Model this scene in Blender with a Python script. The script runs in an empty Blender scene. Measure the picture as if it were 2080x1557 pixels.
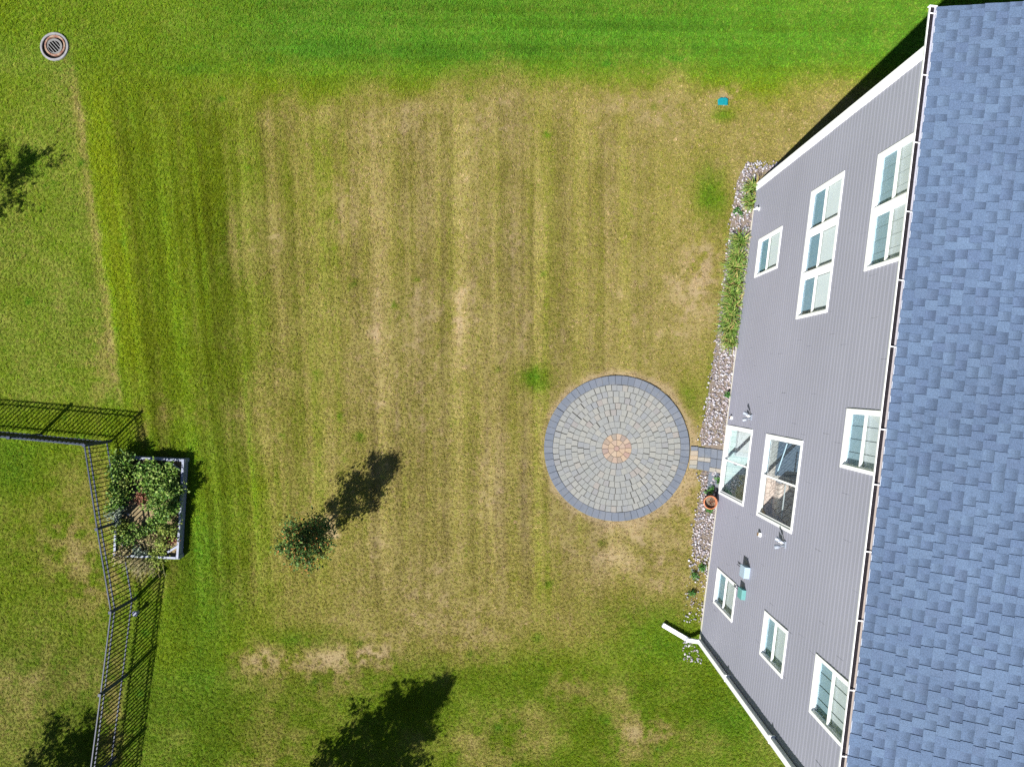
import bpy, math, random
import numpy as np
from mathutils import Vector, Matrix

R = math.radians
scene = bpy.context.scene
C = scene.collection

# ------------------------------------------------------------------ camera
CAM_H, FOC = 19.5, 1500.0            # metres above the lawn, focal length in photo pixels
S0 = FOC / CAM_H                     # photo pixels per metre on the ground
cam_data = bpy.data.cameras.new('camera')
cam_data.sensor_fit = 'HORIZONTAL'
cam_data.sensor_width = 36.0
cam_data.lens = 36.0 * FOC / 2080.0
cam_data.clip_start = 0.1
cam_data.clip_end = 3000.0
cam = bpy.data.objects.new('camera', cam_data)
cam.location = (0, 0, CAM_H)
cam.rotation_euler = (0, 0, 0)       # straight down, top of the picture is +Y
C.objects.link(cam)
scene.camera = cam

# ------------------------------------------------------------------ light
SUN_EL, SUN_AZ = R(48.0), R(225.5)   # azimuth counted from +Y towards +X
sun_dir = Vector((math.sin(SUN_AZ) * math.cos(SUN_EL), math.cos(SUN_AZ) * math.cos(SUN_EL), math.sin(SUN_EL)))
world = bpy.data.worlds.new('World')
scene.world = world
world.use_nodes = True
wn = world.node_tree
wn.nodes.clear()
wo = wn.nodes.new('ShaderNodeOutputWorld')
bg = wn.nodes.new('ShaderNodeBackground')
sky = wn.nodes.new('ShaderNodeTexSky')
sky.sky_type = 'NISHITA'
sky.sun_disc = False
sky.sun_elevation = SUN_EL
sky.sun_rotation = SUN_AZ
sky.air_density = 0.85
sky.dust_density = 0.3
sky.ozone_density = 1.4
bg.inputs['Strength'].default_value = 0.05
wn.links.new(sky.outputs[0], bg.inputs[0])
wn.links.new(bg.outputs[0], wo.inputs[0])
sl = bpy.data.lights.new('sun', 'SUN')
sl.energy = 5.0
sl.angle = R(0.5)
sl.color = (1.0, 0.955, 0.88)
sun = bpy.data.objects.new('sun', sl)
sun.rotation_euler = (-sun_dir).to_track_quat('-Z', 'Y').to_euler()
sun.location = (-20, -20, 30)
C.objects.link(sun)

scene.view_settings.view_transform = 'Standard'
scene.view_settings.look = 'None'
scene.view_settings.gamma = 1.0
scene.view_settings.use_curve_mapping = False
scene.view_settings.exposure = 1.05
scene.render.engine = 'CYCLES'
scene.cycles.use_denoising = False
scene.cycles.max_bounces = 5
scene.cycles.diffuse_bounces = 4
scene.cycles.glossy_bounces = 3
scene.cycles.transparent_max_bounces = 16

# ------------------------------------------------------------------ helpers
rng = random.Random(7)


def G(px, py, z=0.0):
    """photo measurement -> metres (a point z above the lawn)"""
    k = (CAM_H - z) / CAM_H
    return Vector(((px - 1040.0) / S0 * k, -(py - 778.5) / S0 * k, z))


def tag(o, label=None, cat=None, group=None, kind=None):
    if label: o['label'] = label
    if cat: o['category'] = cat
    if group: o['group'] = group
    if kind: o['kind'] = kind
    return o


def empty(name, loc, rz=0.0, parent=None):
    o = bpy.data.objects.new(name, None)
    o.empty_display_size = 0.2
    o.location = loc
    o.rotation_euler = (0, 0, rz)
    C.objects.link(o)
    o.parent = parent
    return o


class MB:
    def __init__(self):
        self.v, self.f = [], []

    def add(self, vs, fs):
        b = len(self.v)
        self.v += [tuple(p) for p in vs]
        self.f += [tuple(b + i for i in f) for f in fs]
        return self

    def box(self, x0, x1, y0, y1, z0, z1):
        return self.add([(x0, y0, z0), (x1, y0, z0), (x1, y1, z0), (x0, y1, z0), (x0, y0, z1), (x1, y0, z1), (x1, y1, z1), (x0, y1, z1)],
                        [(0, 3, 2, 1), (4, 5, 6, 7), (0, 1, 5, 4), (1, 2, 6, 5), (2, 3, 7, 6), (3, 0, 4, 7)])

    def prism(self, poly, z0, z1, ch=0.0):
        """polygon (counter-clockwise xy) extruded, with a chamfered top edge"""
        n = len(poly)
        cx = sum(p[0] for p in poly) / n
        cy = sum(p[1] for p in poly) / n
        vs = [(p[0], p[1], z0) for p in poly]
        if ch > 0:
            vs += [(p[0], p[1], z1 - ch) for p in poly]
            for p in poly:
                dx, dy = cx - p[0], cy - p[1]
                l = math.hypot(dx, dy) or 1
                vs.append((p[0] + dx / l * ch * 1.3, p[1] + dy / l * ch * 1.3, z1))
            m = 2
        else:
            vs += [(p[0], p[1], z1) for p in poly]
            m = 1
        fs = [tuple(reversed(range(n)))]
        for k in range(m):
            for i in range(n):
                j = (i + 1) % n
                fs.append((k * n + i, k * n + j, (k + 1) * n + j, (k + 1) * n + i))
        fs.append(tuple(m * n + i for i in range(n)))
        return self.add(vs, fs)

    def bar(self, a, b, w, h, up=(0, 0, 1)):
        a, b = Vector(a), Vector(b)
        d = (b - a).normalized()
        up = Vector(up)
        if abs(d.dot(up)) > 0.98:
            up = Vector((0, 1, 0))
        s = d.cross(up).normalized()
        t = s.cross(d).normalized()
        vs = []
        for p in (a, b):
            for (i, j) in ((-1, -1), (1, -1), (1, 1), (-1, 1)):
                vs.append(p + s * (i * w / 2) + t * (j * h / 2))
        return self.add(vs, [(0, 1, 2, 3), (7, 6, 5, 4), (0, 4, 5, 1), (1, 5, 6, 2), (2, 6, 7, 3), (3, 7, 4, 0)])

    def tube(self, pts, radii, seg=8, cap=True):
        pts = [Vector(p) for p in pts]
        base = len(self.v)
        for i, p in enumerate(pts):
            d = (pts[min(i + 1, len(pts) - 1)] - pts[max(i - 1, 0)]).normalized()
            a = Vector((0, 0, 1)) if abs(d.z) < 0.9 else Vector((1, 0, 0))
            s = d.cross(a).normalized()
            t = d.cross(s).normalized()
            for k in range(seg):
                an = 2 * math.pi * k / seg
                q = p + (s * math.cos(an) + t * math.sin(an)) * radii[i]
                self.v.append(tuple(q))
        for i in range(len(pts) - 1):
            for k in range(seg):
                a0 = base + i * seg + k
                a1 = base + i * seg + (k + 1) % seg
                self.f.append((a0, a1, a1 + seg, a0 + seg))
        if cap:
            self.f.append(tuple(base + k for k in reversed(range(seg))))
            self.f.append(tuple(base + (len(pts) - 1) * seg + k for k in range(seg)))
        return self

    def lathe(self, prof, seg=32, close=True, cx=0.0, cy=0.0):
        """prof: list of (r,z); revolved about z; closed profile loop when close"""
        base = len(self.v)
        n = len(prof)
        for k in range(seg):
            an = 2 * math.pi * k / seg
            for (r, z) in prof:
                self.v.append((cx + r * math.cos(an), cy + r * math.sin(an), z))
        for k in range(seg):
            k2 = (k + 1) % seg
            for i in range(n if close else n - 1):
                j = (i + 1) % n
                self.f.append((base + k * n + i, base + k2 * n + i, base + k2 * n + j, base + k * n + j))
        return self

    def mesh(self, name, mat, smooth=False):
        me = bpy.data.meshes.new(name)
        me.from_pydata(self.v, [], self.f)
        me.update()
        if mat: me.materials.append(mat)
        if smooth:
            me.shade_smooth()
        return me

    def build(self, name, mat, parent=None, smooth=False, bevel=0.0, loc=None, rz=None):
        o = bpy.data.objects.new(name, self.mesh(name, mat, smooth))
        C.objects.link(o)
        o.parent = parent
        if loc is not None: o.location = loc
        if rz is not None: o.rotation_euler = (0, 0, rz)
        if bevel > 0:
            b = o.modifiers.new('bevel', 'BEVEL')
            b.width = bevel
            b.segments = 2
            b.limit_method = 'ANGLE'
        return o


def np_mesh(name, verts, faces_flat, nper, mat):
    """fast mesh from numpy arrays; every face has nper corners"""
    me = bpy.data.meshes.new(name)
    verts = np.asarray(verts, np.float32).reshape(-1, 3)
    idx = np.asarray(faces_flat, np.int32).reshape(-1)
    nf = len(idx) // nper
    me.vertices.add(len(verts))
    me.vertices.foreach_set('co', verts.ravel())
    me.loops.add(len(idx))
    me.loops.foreach_set('vertex_index', idx)
    me.polygons.add(nf)
    me.polygons.foreach_set('loop_start', np.arange(0, nf * nper, nper, dtype=np.int32))
    me.polygons.foreach_set('loop_total', np.full(nf, nper, np.int32))
    me.update(calc_edges=True)
    me.validate()
    if mat: me.materials.append(mat)
    return me


# ------------------------------------------------------------------ materials
class NT:
    def __init__(self, name):
        self.m = bpy.data.materials.new(name)
        self.m.use_nodes = True
        self.t = self.m.node_tree
        self.t.nodes.clear()
        self.out = self.t.nodes.new('ShaderNodeOutputMaterial')
        self.p = self.t.nodes.new('ShaderNodeBsdfPrincipled')
        self.t.links.new(self.p.outputs[0], self.out.inputs[0])

    def n(self, typ, **kw):
        nd = self.t.nodes.new(typ)
        for k, v in kw.items():
            if k.startswith('i_'):
                nd.inputs[k[2:].replace('_', ' ')].default_value = v
            else:
                setattr(nd, k, v)
        return nd

    def l(self, a, b):
        self.t.links.new(a, b)

    def val(self, x):
        nd = self.n('ShaderNodeValue')
        nd.outputs[0].default_value = x
        return nd.outputs[0]

    def math(self, op, a, b=None, c=None, clamp=False):
        nd = self.n('ShaderNodeMath', operation=op, use_clamp=clamp)
        for i, x in enumerate((a, b, c)):
            if x is None: continue
            if isinstance(x, (int, float)): nd.inputs[i].default_value = x
            else: self.l(x, nd.inputs[i])
        return nd.outputs[0]

    def mix(self, fac, a, b, blend='MIX'):
        nd = self.n('ShaderNodeMix', data_type='RGBA', blend_type=blend)
        for sock, x in ((nd.inputs[0], fac), (nd.inputs[6], a), (nd.inputs[7], b)):
            if isinstance(x, (int, float)): sock.default_value = x
            elif isinstance(x, (tuple, list)): sock.default_value = (*x[:3], 1)
            else: self.l(x, sock)
        return nd.outputs[2]

    def ramp(self, fac, stops, interp='LINEAR'):
        nd = self.n('ShaderNodeValToRGB')
        nd.color_ramp.interpolation = interp
        el = nd.color_ramp.elements
        while len(el) < len(stops): el.new(0.5)
        for e, (p, c) in zip(el, stops):
            e.position = p
            e.color = (*c[:3], 1) if isinstance(c, (tuple, list)) else (c, c, c, 1)
        self.l(fac, nd.inputs[0])
        return nd.outputs[0]

    def noise(self, scale, detail=3, rough=0.55, vec=None, dist=0.0):
        nd = self.n('ShaderNodeTexNoise')
        nd.inputs['Scale'].default_value = scale
        nd.inputs['Detail'].default_value = detail
        nd.inputs['Roughness'].default_value = rough
        nd.inputs['Distortion'].default_value = dist
        if vec is not None: self.l(vec, nd.inputs['Vector'])
        return nd.outputs[0]

    def pos(self):
        return self.n('ShaderNodeNewGeometry').outputs['Position']

    def obj(self):
        return self.n('ShaderNodeTexCoord').outputs['Object']

    def rnd(self):
        return self.n('ShaderNodeObjectInfo').outputs['Random']

    def island(self):
        return self.n('ShaderNodeNewGeometry').outputs['Random Per Island']

    def scaled(self, vec, s):
        nd = self.n('ShaderNodeMapping')
        nd.inputs['Scale'].default_value = s
        self.l(vec, nd.inputs[0])
        return nd.outputs[0]

    def attr(self, name, typ='GEOMETRY'):
        nd = self.n('ShaderNodeAttribute', attribute_name=name, attribute_type=typ)
        return nd.outputs['Fac']

    def bump(self, h, strength=0.3, dist=0.01):
        nd = self.n('ShaderNodeBump')
        nd.inputs['Strength'].default_value = strength
        nd.inputs['Distance'].default_value = dist
        self.l(h, nd.inputs['Height'])
        self.l(nd.outputs[0], self.p.inputs['Normal'])

    def set(self, col=None, rough=0.6, spec=0.5, metal=0.0):
        if col is not None:
            if isinstance(col, (tuple, list)): self.p.inputs['Base Color'].default_value = (*col[:3], 1)
            else: self.l(col, self.p.inputs['Base Color'])
        if isinstance(rough, (int, float)): self.p.inputs['Roughness'].default_value = rough
        else: self.l(rough, self.p.inputs['Roughness'])
        self.p.inputs['Specular IOR Level'].default_value = spec
        self.p.inputs['Metallic'].default_value = metal
        return self.m


M = {}


def simple(name, col, rough=0.6, spec=0.4, var=0.12, scale=6.0, metal=0.0, bump=0.0):
    t = NT(name)
    n = t.noise(scale, 4, 0.6, t.pos())
    c = t.mix(1.0, col, t.ramp(n, [(0.25, 1 - var), (0.75, 1 + var)]), 'MULTIPLY')
    if bump: t.bump(t.noise(scale * 8, 4, 0.6, t.pos()), bump, 0.004)
    M[name] = t.set(c, rough, spec, metal)
    return M[name]


simple('white_vinyl', (0.78, 0.79, 0.8), 0.38, 0.45, 0.04, 3.0)
simple('white_metal', (0.76, 0.77, 0.79), 0.35, 0.5, 0.07, 4.0)
simple('dark_debris', (0.018, 0.016, 0.02), 0.9, 0.1, 0.5, 20)  # near-black colour that paints the shade inside the gutter
simple('shade_white', (0.45, 0.475, 0.49), 0.85, 0.1, 0.03, 2.0)
simple('shade_grey', (0.1, 0.13, 0.15), 0.85, 0.1, 0.04, 2.0)
simple('slat_white', (0.37, 0.395, 0.41), 0.5, 0.3, 0.03, 2.0)
simple('foundation', (0.55, 0.53, 0.47), 0.9, 0.1, 0.12, 9.0, bump=0.3)
simple('room_dark', (0.05, 0.055, 0.07), 0.9, 0.05, 0.1, 3.0)
simple('rug_blue', (0.1, 0.125, 0.17), 0.9, 0.05, 0.3, 30)
simple('room_wall', (0.8, 0.78, 0.72), 0.9, 0.1, 0.05, 2.0)
simple('steel_light', (0.22, 0.25, 0.31), 0.4, 0.5, 0.1, 9.0, 0.2)
simple('box_blue', (0.3, 0.4, 0.5), 0.5, 0.4, 0.06, 14)
simple('box_teal', (0.1, 0.27, 0.27), 0.55, 0.35, 0.08, 14)
simple('brown_plastic', (0.2, 0.13, 0.06), 0.6, 0.3, 0.15, 20)
simple('picket_paint', (0.009, 0.011, 0.018), 0.5, 0.4, 0.1, 8.0)  # same paint as the rails, darkened to paint the pickets' shaded sides
simple('fence_paint', (0.028, 0.039, 0.075), 0.5, 0.2, 0.1, 8.0)  # same paint as the pickets, lighter and bluer for the sunlit tops
simple('concrete', (0.21, 0.21, 0.225), 0.9, 0.15, 0.25, 14.0, bump=0.4)
simple('pit_black', (0.006, 0.006, 0.006), 1.0, 0.0, 0.2, 8)
simple('bark', (0.09, 0.062, 0.045), 0.9, 0.1, 0.35, 30.0, bump=0.5)
simple('lid_teal', (0.0, 0.17, 0.2), 0.55, 0.4, 0.25, 25)
simple('lid_blue', (0.1, 0.115, 0.19), 0.5, 0.4, 0.2, 30)
simple('black_plastic', (0.02, 0.02, 0.024), 0.5, 0.4, 0.2, 30)
simple('potting_soil', (0.16, 0.13, 0.1), 0.95, 0.05, 0.4, 40, bump=0.6)
simple('planter_board', (0.2, 0.225, 0.3), 0.5, 0.35, 0.2, 12)
simple('bed_soil', (0.19, 0.15, 0.085), 0.95, 0.05, 0.4, 22, bump=0.7)
simple('pebble_white', (0.45, 0.45, 0.48), 0.8, 0.2, 0.2, 20)
simple('sand_joint', (0.1, 0.1, 0.095), 0.95, 0.05, 0.35, 40, bump=0.4)

# terracotta
t = NT('terracotta')
c = t.mix(t.ramp(t.noise(14, 5, 0.65, t.obj()), [(0.4, 0.0), (0.7, 1.0)]), (0.42, 0.13, 0.055), (0.5, 0.26, 0.16))
M['terracotta'] = t.set(c, 0.85, 0.2)

# rusty cast iron
t = NT('cast_iron')
n1 = t.noise(9, 5, 0.6, t.pos())
c = t.mix(t.ramp(n1, [(0.42, 0.0), (0.58, 1.0)]), (0.27, 0.18, 0.12), (0.17, 0.07, 0.045))
c = t.mix(t.ramp(t.noise(30, 4, 0.7, t.pos()), [(0.5, 0.0), (0.7, 0.7)]), c, (0.26, 0.25, 0.25))
t.bump(t.noise(60, 4, 0.6, t.pos()), 0.4, 0.004)
M['cast_iron'] = t.set(c, 0.75, 0.3)
simple('grate_grey', (0.15, 0.15, 0.15), 0.6, 0.4, 0.25, 30, bump=0.3)

# vinyl siding: grey with a faint grain along the boards
t = NT('siding')
po = t.obj()
grain = t.noise(1.0, 5, 0.65, t.scaled(po, (30, 1.2, 90)))
blot = t.noise(0.45, 3, 0.5, po)
c = t.mix(grain, (0.214, 0.219, 0.274), (0.255, 0.26, 0.323))
c = t.mix(1.0, c, t.ramp(blot, [(0.3, 0.95), (0.7, 1.05)]), 'MULTIPLY')
t.bump(grain, 0.15, 0.003)
M['siding'] = t.set(c, 0.55, 0.35)

# gutter drip edge: lilac-white at one end, sandy with washed-down granules along the rest
t = NT('drip_edge')
sep = t.n('ShaderNodeSeparateXYZ')
t.l(t.obj(), sep.inputs[0])
f = t.math('MULTIPLY_ADD', sep.outputs['Y'], -0.16, -0.25)
f = t.math('ADD', f, t.math('MULTIPLY', t.noise(3.0, 4, 0.6, t.obj()), 0.5))
f = t.math('SUBTRACT', f, 0.25, clamp=True)
c = t.mix(f, (0.32, 0.33, 0.4), (0.27, 0.235, 0.215))
c = t.mix(t.ramp(t.noise(45, 4, 0.7, t.obj()), [(0.45, 0.0), (0.75, 0.55)]), c, (0.14, 0.11, 0.1))
M['drip_edge'] = t.set(c, 0.8, 0.2)


def shingle_mat(name, island, band):
    t = NT(name)
    r = t.island() if island else t.rnd()
    c = t.ramp(r, [(0.0, (0.0630, 0.0962, 0.1631)), (0.22, (0.0716, 0.1100, 0.1847)), (0.42, (0.0661, 0.0991, 0.1716)), (0.55, (0.0789, 0.1207, 0.1977)),
                   (0.7, (0.0694, 0.1027, 0.1732)), (0.85, (0.0823, 0.1251, 0.2027)), (1.0, (0.0663, 0.1013, 0.1718))])
    g = t.noise(75.0, 3, 0.75, t.pos())
    c = t.mix(1.0, c, t.ramp(g, [(0.3, 0.62), (0.7, 1.38)]), 'MULTIPLY')
    g2 = t.noise(0.5, 3, 0.5, t.pos())
    c = t.mix(1.0, c, t.ramp(g2, [(0.3, 0.9), (0.7, 1.08)]), 'MULTIPLY')
    sp = t.ramp(t.noise(260.0, 2, 0.5, t.pos()), [(0.62, 0.0), (0.72, 0.35)])
    c = t.mix(sp, c, (0.3, 0.3, 0.3))
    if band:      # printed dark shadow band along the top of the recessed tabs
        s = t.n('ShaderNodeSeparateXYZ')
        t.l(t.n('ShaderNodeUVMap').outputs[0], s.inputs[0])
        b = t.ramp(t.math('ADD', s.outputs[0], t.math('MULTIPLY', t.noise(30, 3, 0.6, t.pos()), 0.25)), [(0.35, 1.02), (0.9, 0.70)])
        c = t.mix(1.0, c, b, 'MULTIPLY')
    t.bump(g, 0.5, 0.004)
    M[name] = t.set(c, 0.9, 0.2)


shingle_mat('shingle', False, False)
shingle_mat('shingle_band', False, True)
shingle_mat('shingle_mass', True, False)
shingle_mat('shingle_mass_band', True, True)


def paver_mat(name, stops, island=False, grain=0.14, dirt=(0.22, 0.21, 0.18)):
    t = NT(name)
    c = t.ramp(t.island() if island else t.rnd(), stops)
    n = t.noise(55, 5, 0.65, t.pos())
    c = t.mix(1.0, c, t.ramp(n, [(0.28, 1 - grain), (0.72, 1 + grain)]), 'MULTIPLY')
    n2 = t.noise(5, 4, 0.6, t.pos())
    c = t.mix(t.ramp(n2, [(0.5, 0.0), (0.8, 0.3)]), c, dirt)
    t.bump(n, 0.35, 0.004)
    M[name] = t.set(c, 0.85, 0.25)


GREYS = [(0.0, (0.172, 0.182, 0.188)), (0.2, (0.19, 0.197, 0.194)), (0.4, (0.166, 0.176, 0.19)), (0.55, (0.203, 0.207, 0.198)),
         (0.72, (0.178, 0.188, 0.186)), (0.86, (0.214, 0.215, 0.202)), (0.94, (0.2, 0.187, 0.18)), (1.0, (0.16, 0.17, 0.185))]
paver_mat('paver_grey', GREYS)
paver_mat('paver_grey_mass', GREYS, island=True)
paver_mat('paver_border', [(0.0, (0.098, 0.114, 0.146)), (0.3, (0.112, 0.128, 0.162)), (0.7, (0.102, 0.12, 0.154)), (1.0, (0.122, 0.138, 0.172))])
paver_mat('paver_orange', [(0.0, (0.28, 0.21, 0.15)), (0.35, (0.29, 0.23, 0.175)), (0.6, (0.26, 0.2, 0.165)), (1.0, (0.285, 0.215, 0.155))])
paver_mat('paver_brown', [(0.0, (0.2, 0.16, 0.145)), (0.35, (0.25, 0.165, 0.14)), (0.7, (0.17, 0.155, 0.14)), (1.0, (0.25, 0.185, 0.14))])
paver_mat('paver_cream', [(0.0, (0.25, 0.23, 0.19)), (0.5, (0.235, 0.225, 0.21)), (1.0, (0.29, 0.23, 0.165))])

# river rock
t = NT('river_rock')
c = t.ramp(t.island(), [(0.0, (0.09, 0.08, 0.09)), (0.14, (0.33, 0.31, 0.34)), (0.3, (0.23, 0.19, 0.2)), (0.45, (0.4, 0.39, 0.42)), (0.55, (0.19, 0.2, 0.24)),
                          (0.68, (0.29, 0.23, 0.225)), (0.8, (0.5, 0.49, 0.52)), (0.9, (0.12, 0.1, 0.11)), (1.0, (0.31, 0.31, 0.36))])
M['river_rock'] = t.set(c, 0.75, 0.3)
simple('gravel_bed', (0.15, 0.125, 0.105), 0.95, 0.05, 0.35, 30, bump=0.5)


def leaf_mat(name, stops, island=True, rough=0.5, transl=0.06):
    t = NT(name)
    c = t.ramp(t.island() if island else t.rnd(), stops)
    c = t.mix(1.0, c, t.ramp(t.noise(20, 3, 0.6, t.pos()), [(0.3, 0.8), (0.7, 1.2)]), 'MULTIPLY')
    t.set(c, rough, 0.15)
    tr = t.n('ShaderNodeBsdfTranslucent')
    t.l(c, tr.inputs[0])
    mx = t.n('ShaderNodeMixShader')
    mx.inputs[0].default_value = transl
    t.l(t.p.outputs[0], mx.inputs[1])
    t.l(tr.outputs[0], mx.inputs[2])
    t.l(mx.outputs[0], t.out.inputs[0])
    M[name] = t.m


leaf_mat('leaf_tree', [(0.0, (0.025, 0.06, 0.018)), (0.4, (0.05, 0.11, 0.024)), (0.75, (0.09, 0.16, 0.035)), (1.0, (0.18, 0.22, 0.06))])
leaf_mat('leaf_orange', [(0.0, (0.36, 0.13, 0.04)), (0.5, (0.42, 0.2, 0.06)), (1.0, (0.28, 0.2, 0.06))])
leaf_mat('leaf_bed', [(0.0, (0.03, 0.08, 0.012)), (0.35, (0.07, 0.15, 0.02)), (0.7, (0.125, 0.21, 0.028)), (1.0, (0.24, 0.31, 0.09))])
leaf_mat('leaf_bed_yellow', [(0.0, (0.08, 0.14, 0.02)), (0.5, (0.15, 0.2, 0.03)), (1.0, (0.2, 0.23, 0.05))])
leaf_mat('leaf_bed_grey', [(0.0, (0.1, 0.14, 0.1)), (0.5, (0.15, 0.19, 0.14)), (1.0, (0.2, 0.24, 0.19))])
leaf_mat('leaf_rust', [(0.0, (0.13, 0.05, 0.03)), (0.5, (0.2, 0.085, 0.05)), (1.0, (0.24, 0.14, 0.09))])
leaf_mat('leaf_strap', [(0.0, (0.06, 0.13, 0.02)), (0.4, (0.11, 0.2, 0.03)), (0.72, (0.2, 0.27, 0.06)), (0.88, (0.3, 0.26, 0.1)), (1.0, (0.3, 0.17, 0.08))])
leaf_mat('straw', [(0.0, (0.17, 0.14, 0.06)), (0.5, (0.24, 0.2, 0.1)), (0.8, (0.14, 0.17, 0.05)), (1.0, (0.3, 0.25, 0.13))])
leaf_mat('weed', [(0.0, (0.03, 0.11, 0.02)), (0.5, (0.05, 0.15, 0.03)), (1.0, (0.08, 0.17, 0.05))])


def glass_mat(name, tint, refl):
    t = NT(name)
    tr = t.n('ShaderNodeBsdfTransparent')
    tr.inputs[0].default_value = (*tint, 1)
    gl = t.n('ShaderNodeBsdfGlossy')
    gl.inputs['Roughness'].default_value = 0.015
    gl.inputs['Color'].default_value = (0.9, 0.95, 1.0, 1)
    lw = t.n('ShaderNodeLayerWeight')
    fr = t.math('MULTIPLY_ADD', t.math('POWER', lw.outputs['Facing'], 5.0), 0.55, 0.03)
    mx = t.n('ShaderNodeMixShader')
    t.l(t.math('MULTIPLY', fr, refl, clamp=True), mx.inputs[0])
    t.l(tr.outputs[0], mx.inputs[1])
    t.l(gl.outputs[0], mx.inputs[2])
    t.l(mx.outputs[0], t.out.inputs[0])
    M[name] = t.m


glass_mat('glass', (0.95, 0.975, 0.98), 1.0)
glass_mat('glass_screen', (0.8, 0.88, 0.915), 1.0)
glass_mat('glass_dark', (0.7, 0.8, 0.85), 1.1)


def lawn_mat(name, typ):
    """mown turf: dryness, hue and tone of the turf are stored on the lawn, the rest is noise"""
    t = NT(name)
    dry, hue, tone = t.attr('dry', typ), t.attr('hue', typ), t.attr('tone', typ)
    po = t.pos()
    green = t.mix(hue, (0.172, 0.236, 0.006), (0.074, 0.23, 0.015))
    tan = t.ramp(dry, [(0.0, (0.15, 0.18, 0.005)), (0.6, (0.3, 0.226, 0.08)), (0.8, (0.325, 0.25, 0.11)), (1.0, (0.37, 0.29, 0.165))])
    c = t.mix(dry, green, tan)
    if typ == 'GEOMETRY':
        n = t.noise(38, 4, 0.7, po)
        c = t.mix(1.0, c, t.ramp(n, [(0.3, 0.45), (0.7, 0.95)]), 'MULTIPLY')
        c = t.mix(0.15, c, (0.13, 0.1, 0.035))
        t.bump(t.noise(50, 4, 0.7, po), 0.8, 0.03)
    else:
        rr = t.attr('rnd', typ)
        c = t.mix(1.0, c, t.ramp(rr, [(0.0, 0.66), (0.5, 1.0), (1.0, 1.42)]), 'MULTIPLY')
        isl = t.ramp(t.island(), [(0.0, (0.7, 0.78, 0.7)), (0.6, (1.05, 1.05, 1.0)), (1.0, (1.5, 1.3, 1.4))])
        c = t.mix(1.0, c, isl, 'MULTIPLY')
    tn = t.n('ShaderNodeCombineColor')
    for i in range(3): t.l(tone, tn.inputs[i])
    c = t.mix(1.0, c, tn.outputs[0], 'MULTIPLY')
    t.set(c, 0.8, 0.05)
    if typ != 'GEOMETRY':
        tr = t.n('ShaderNodeBsdfTranslucent')
        t.l(c, tr.inputs[0])
        mx = t.n('ShaderNodeMixShader')
        mx.inputs[0].default_value = 0.18
        t.l(t.p.outputs[0], mx.inputs[1])
        t.l(tr.outputs[0], mx.inputs[2])
        t.l(mx.outputs[0], t.out.inputs[0])
    M[name] = t.m


lawn_mat('lawn_ground', 'GEOMETRY')
lawn_mat('lawn_blade', 'INSTANCER')

# ------------------------------------------------------------------ the lot, in metres
HOUSE_A = G(1535, 378)                       # foot of the wall, north corner
HOUSE_ROT = -R(7.079)
HOUSE_LEN = 12.08
HOUSE_DEPTH = 10.4
PATIO = G(1252.5, 910)
PATIO_R = 147.5 / S0
hc, hs = math.cos(HOUSE_ROT), math.sin(HOUSE_ROT)


def house_xy(X, Y):
    """world -> house coordinates (x into the house, s southwards along the wall)"""
    dx, dy = X - HOUSE_A.x, Y - HOUSE_A.y
    return dx * hc + dy * hs, -(-dx * hs + dy * hc)


# ---- numpy noise
def lattice(seed):
    return np.random.RandomState(seed).rand(256, 256)


_lat = {}


def vn(x, y, seed):
    if seed not in _lat: _lat[seed] = lattice(seed)
    L = _lat[seed]
    xi, yi = np.floor(x).astype(int), np.floor(y).astype(int)
    fx, fy = x - xi, y - yi
    fx, fy = fx * fx * (3 - 2 * fx), fy * fy * (3 - 2 * fy)
    a = L[xi & 255, yi & 255]
    b = L[(xi + 1) & 255, yi & 255]
    c_ = L[xi & 255, (yi + 1) & 255]
    d = L[(xi + 1) & 255, (yi + 1) & 255]
    return (a * (1 - fx) + b * fx) * (1 - fy) + (c_ * (1 - fx) + d * fx) * fy


def fbm(x, y, seed, octv=4, g=0.5):
    s, a, tot = 0, 1.0, 0
    for o in range(octv):
        s = s + a * vn(x * 2 ** o, y * 2 ** o, seed + o)
        tot += a
        a *= g
    return s / tot


def ss(a, b, x):
    t_ = np.clip((x - a) / (b - a), 0, 1)
    return t_ * t_ * (3 - 2 * t_)


DEAD = [(520, 1335, 55, 28, .8), (650, 1345, 60, 34, .6), (755, 1335, 45, 34, .8), (690, 1395, 40, 20, .5), (1400, 600, 45, 80, .2), (1425, 545, 28, 60, .5),
        (1230, 1135, 75, 28, .2), (1340, 1110, 60, 60, .25), (1290, 1495, 60, 60, .6), (1000, 1520, 110, 45, .6), (1180, 1405, 75, 24, .6), (1150, 1380, 35, 22, .5),
        (1325, 1490, 45, 30, .5), (550, 1500, 100, 70, .45), (180, 1000, 70, 90, .45), (150, 1130, 60, 50, .5), (190, 1210, 50, 50, .5), (230, 1440, 22, 110, .75),
        (90, 1060, 70, 60, .25), (945, 1290, 70, 60, .35), (350, 835, 55, 26, .55), (300, 1160, 55, 30, .8), (285, 880, 22, 26, .5), (1270, 210, 90, 40, .3), (800, 230, 90, 50, .2),
        (690, 430, 30, 60, .35), (930, 640, 22, 70, .35), (1475, 190, 30, 18, .8), (1120, 1460, 80, 26, .35), (100, 1380, 60, 70, .3), (210, 740, 25, 60, .5),
        (1440, 1480, 60, 40, .35), (1385, 1000, 30, 40, .6), (1330, 950, 0.1, 0.1, 0), (668, 1072, 22, 22, .8), (560, 190, 60, 30, .25), (420, 1290, 40, 40, .3)]
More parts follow.
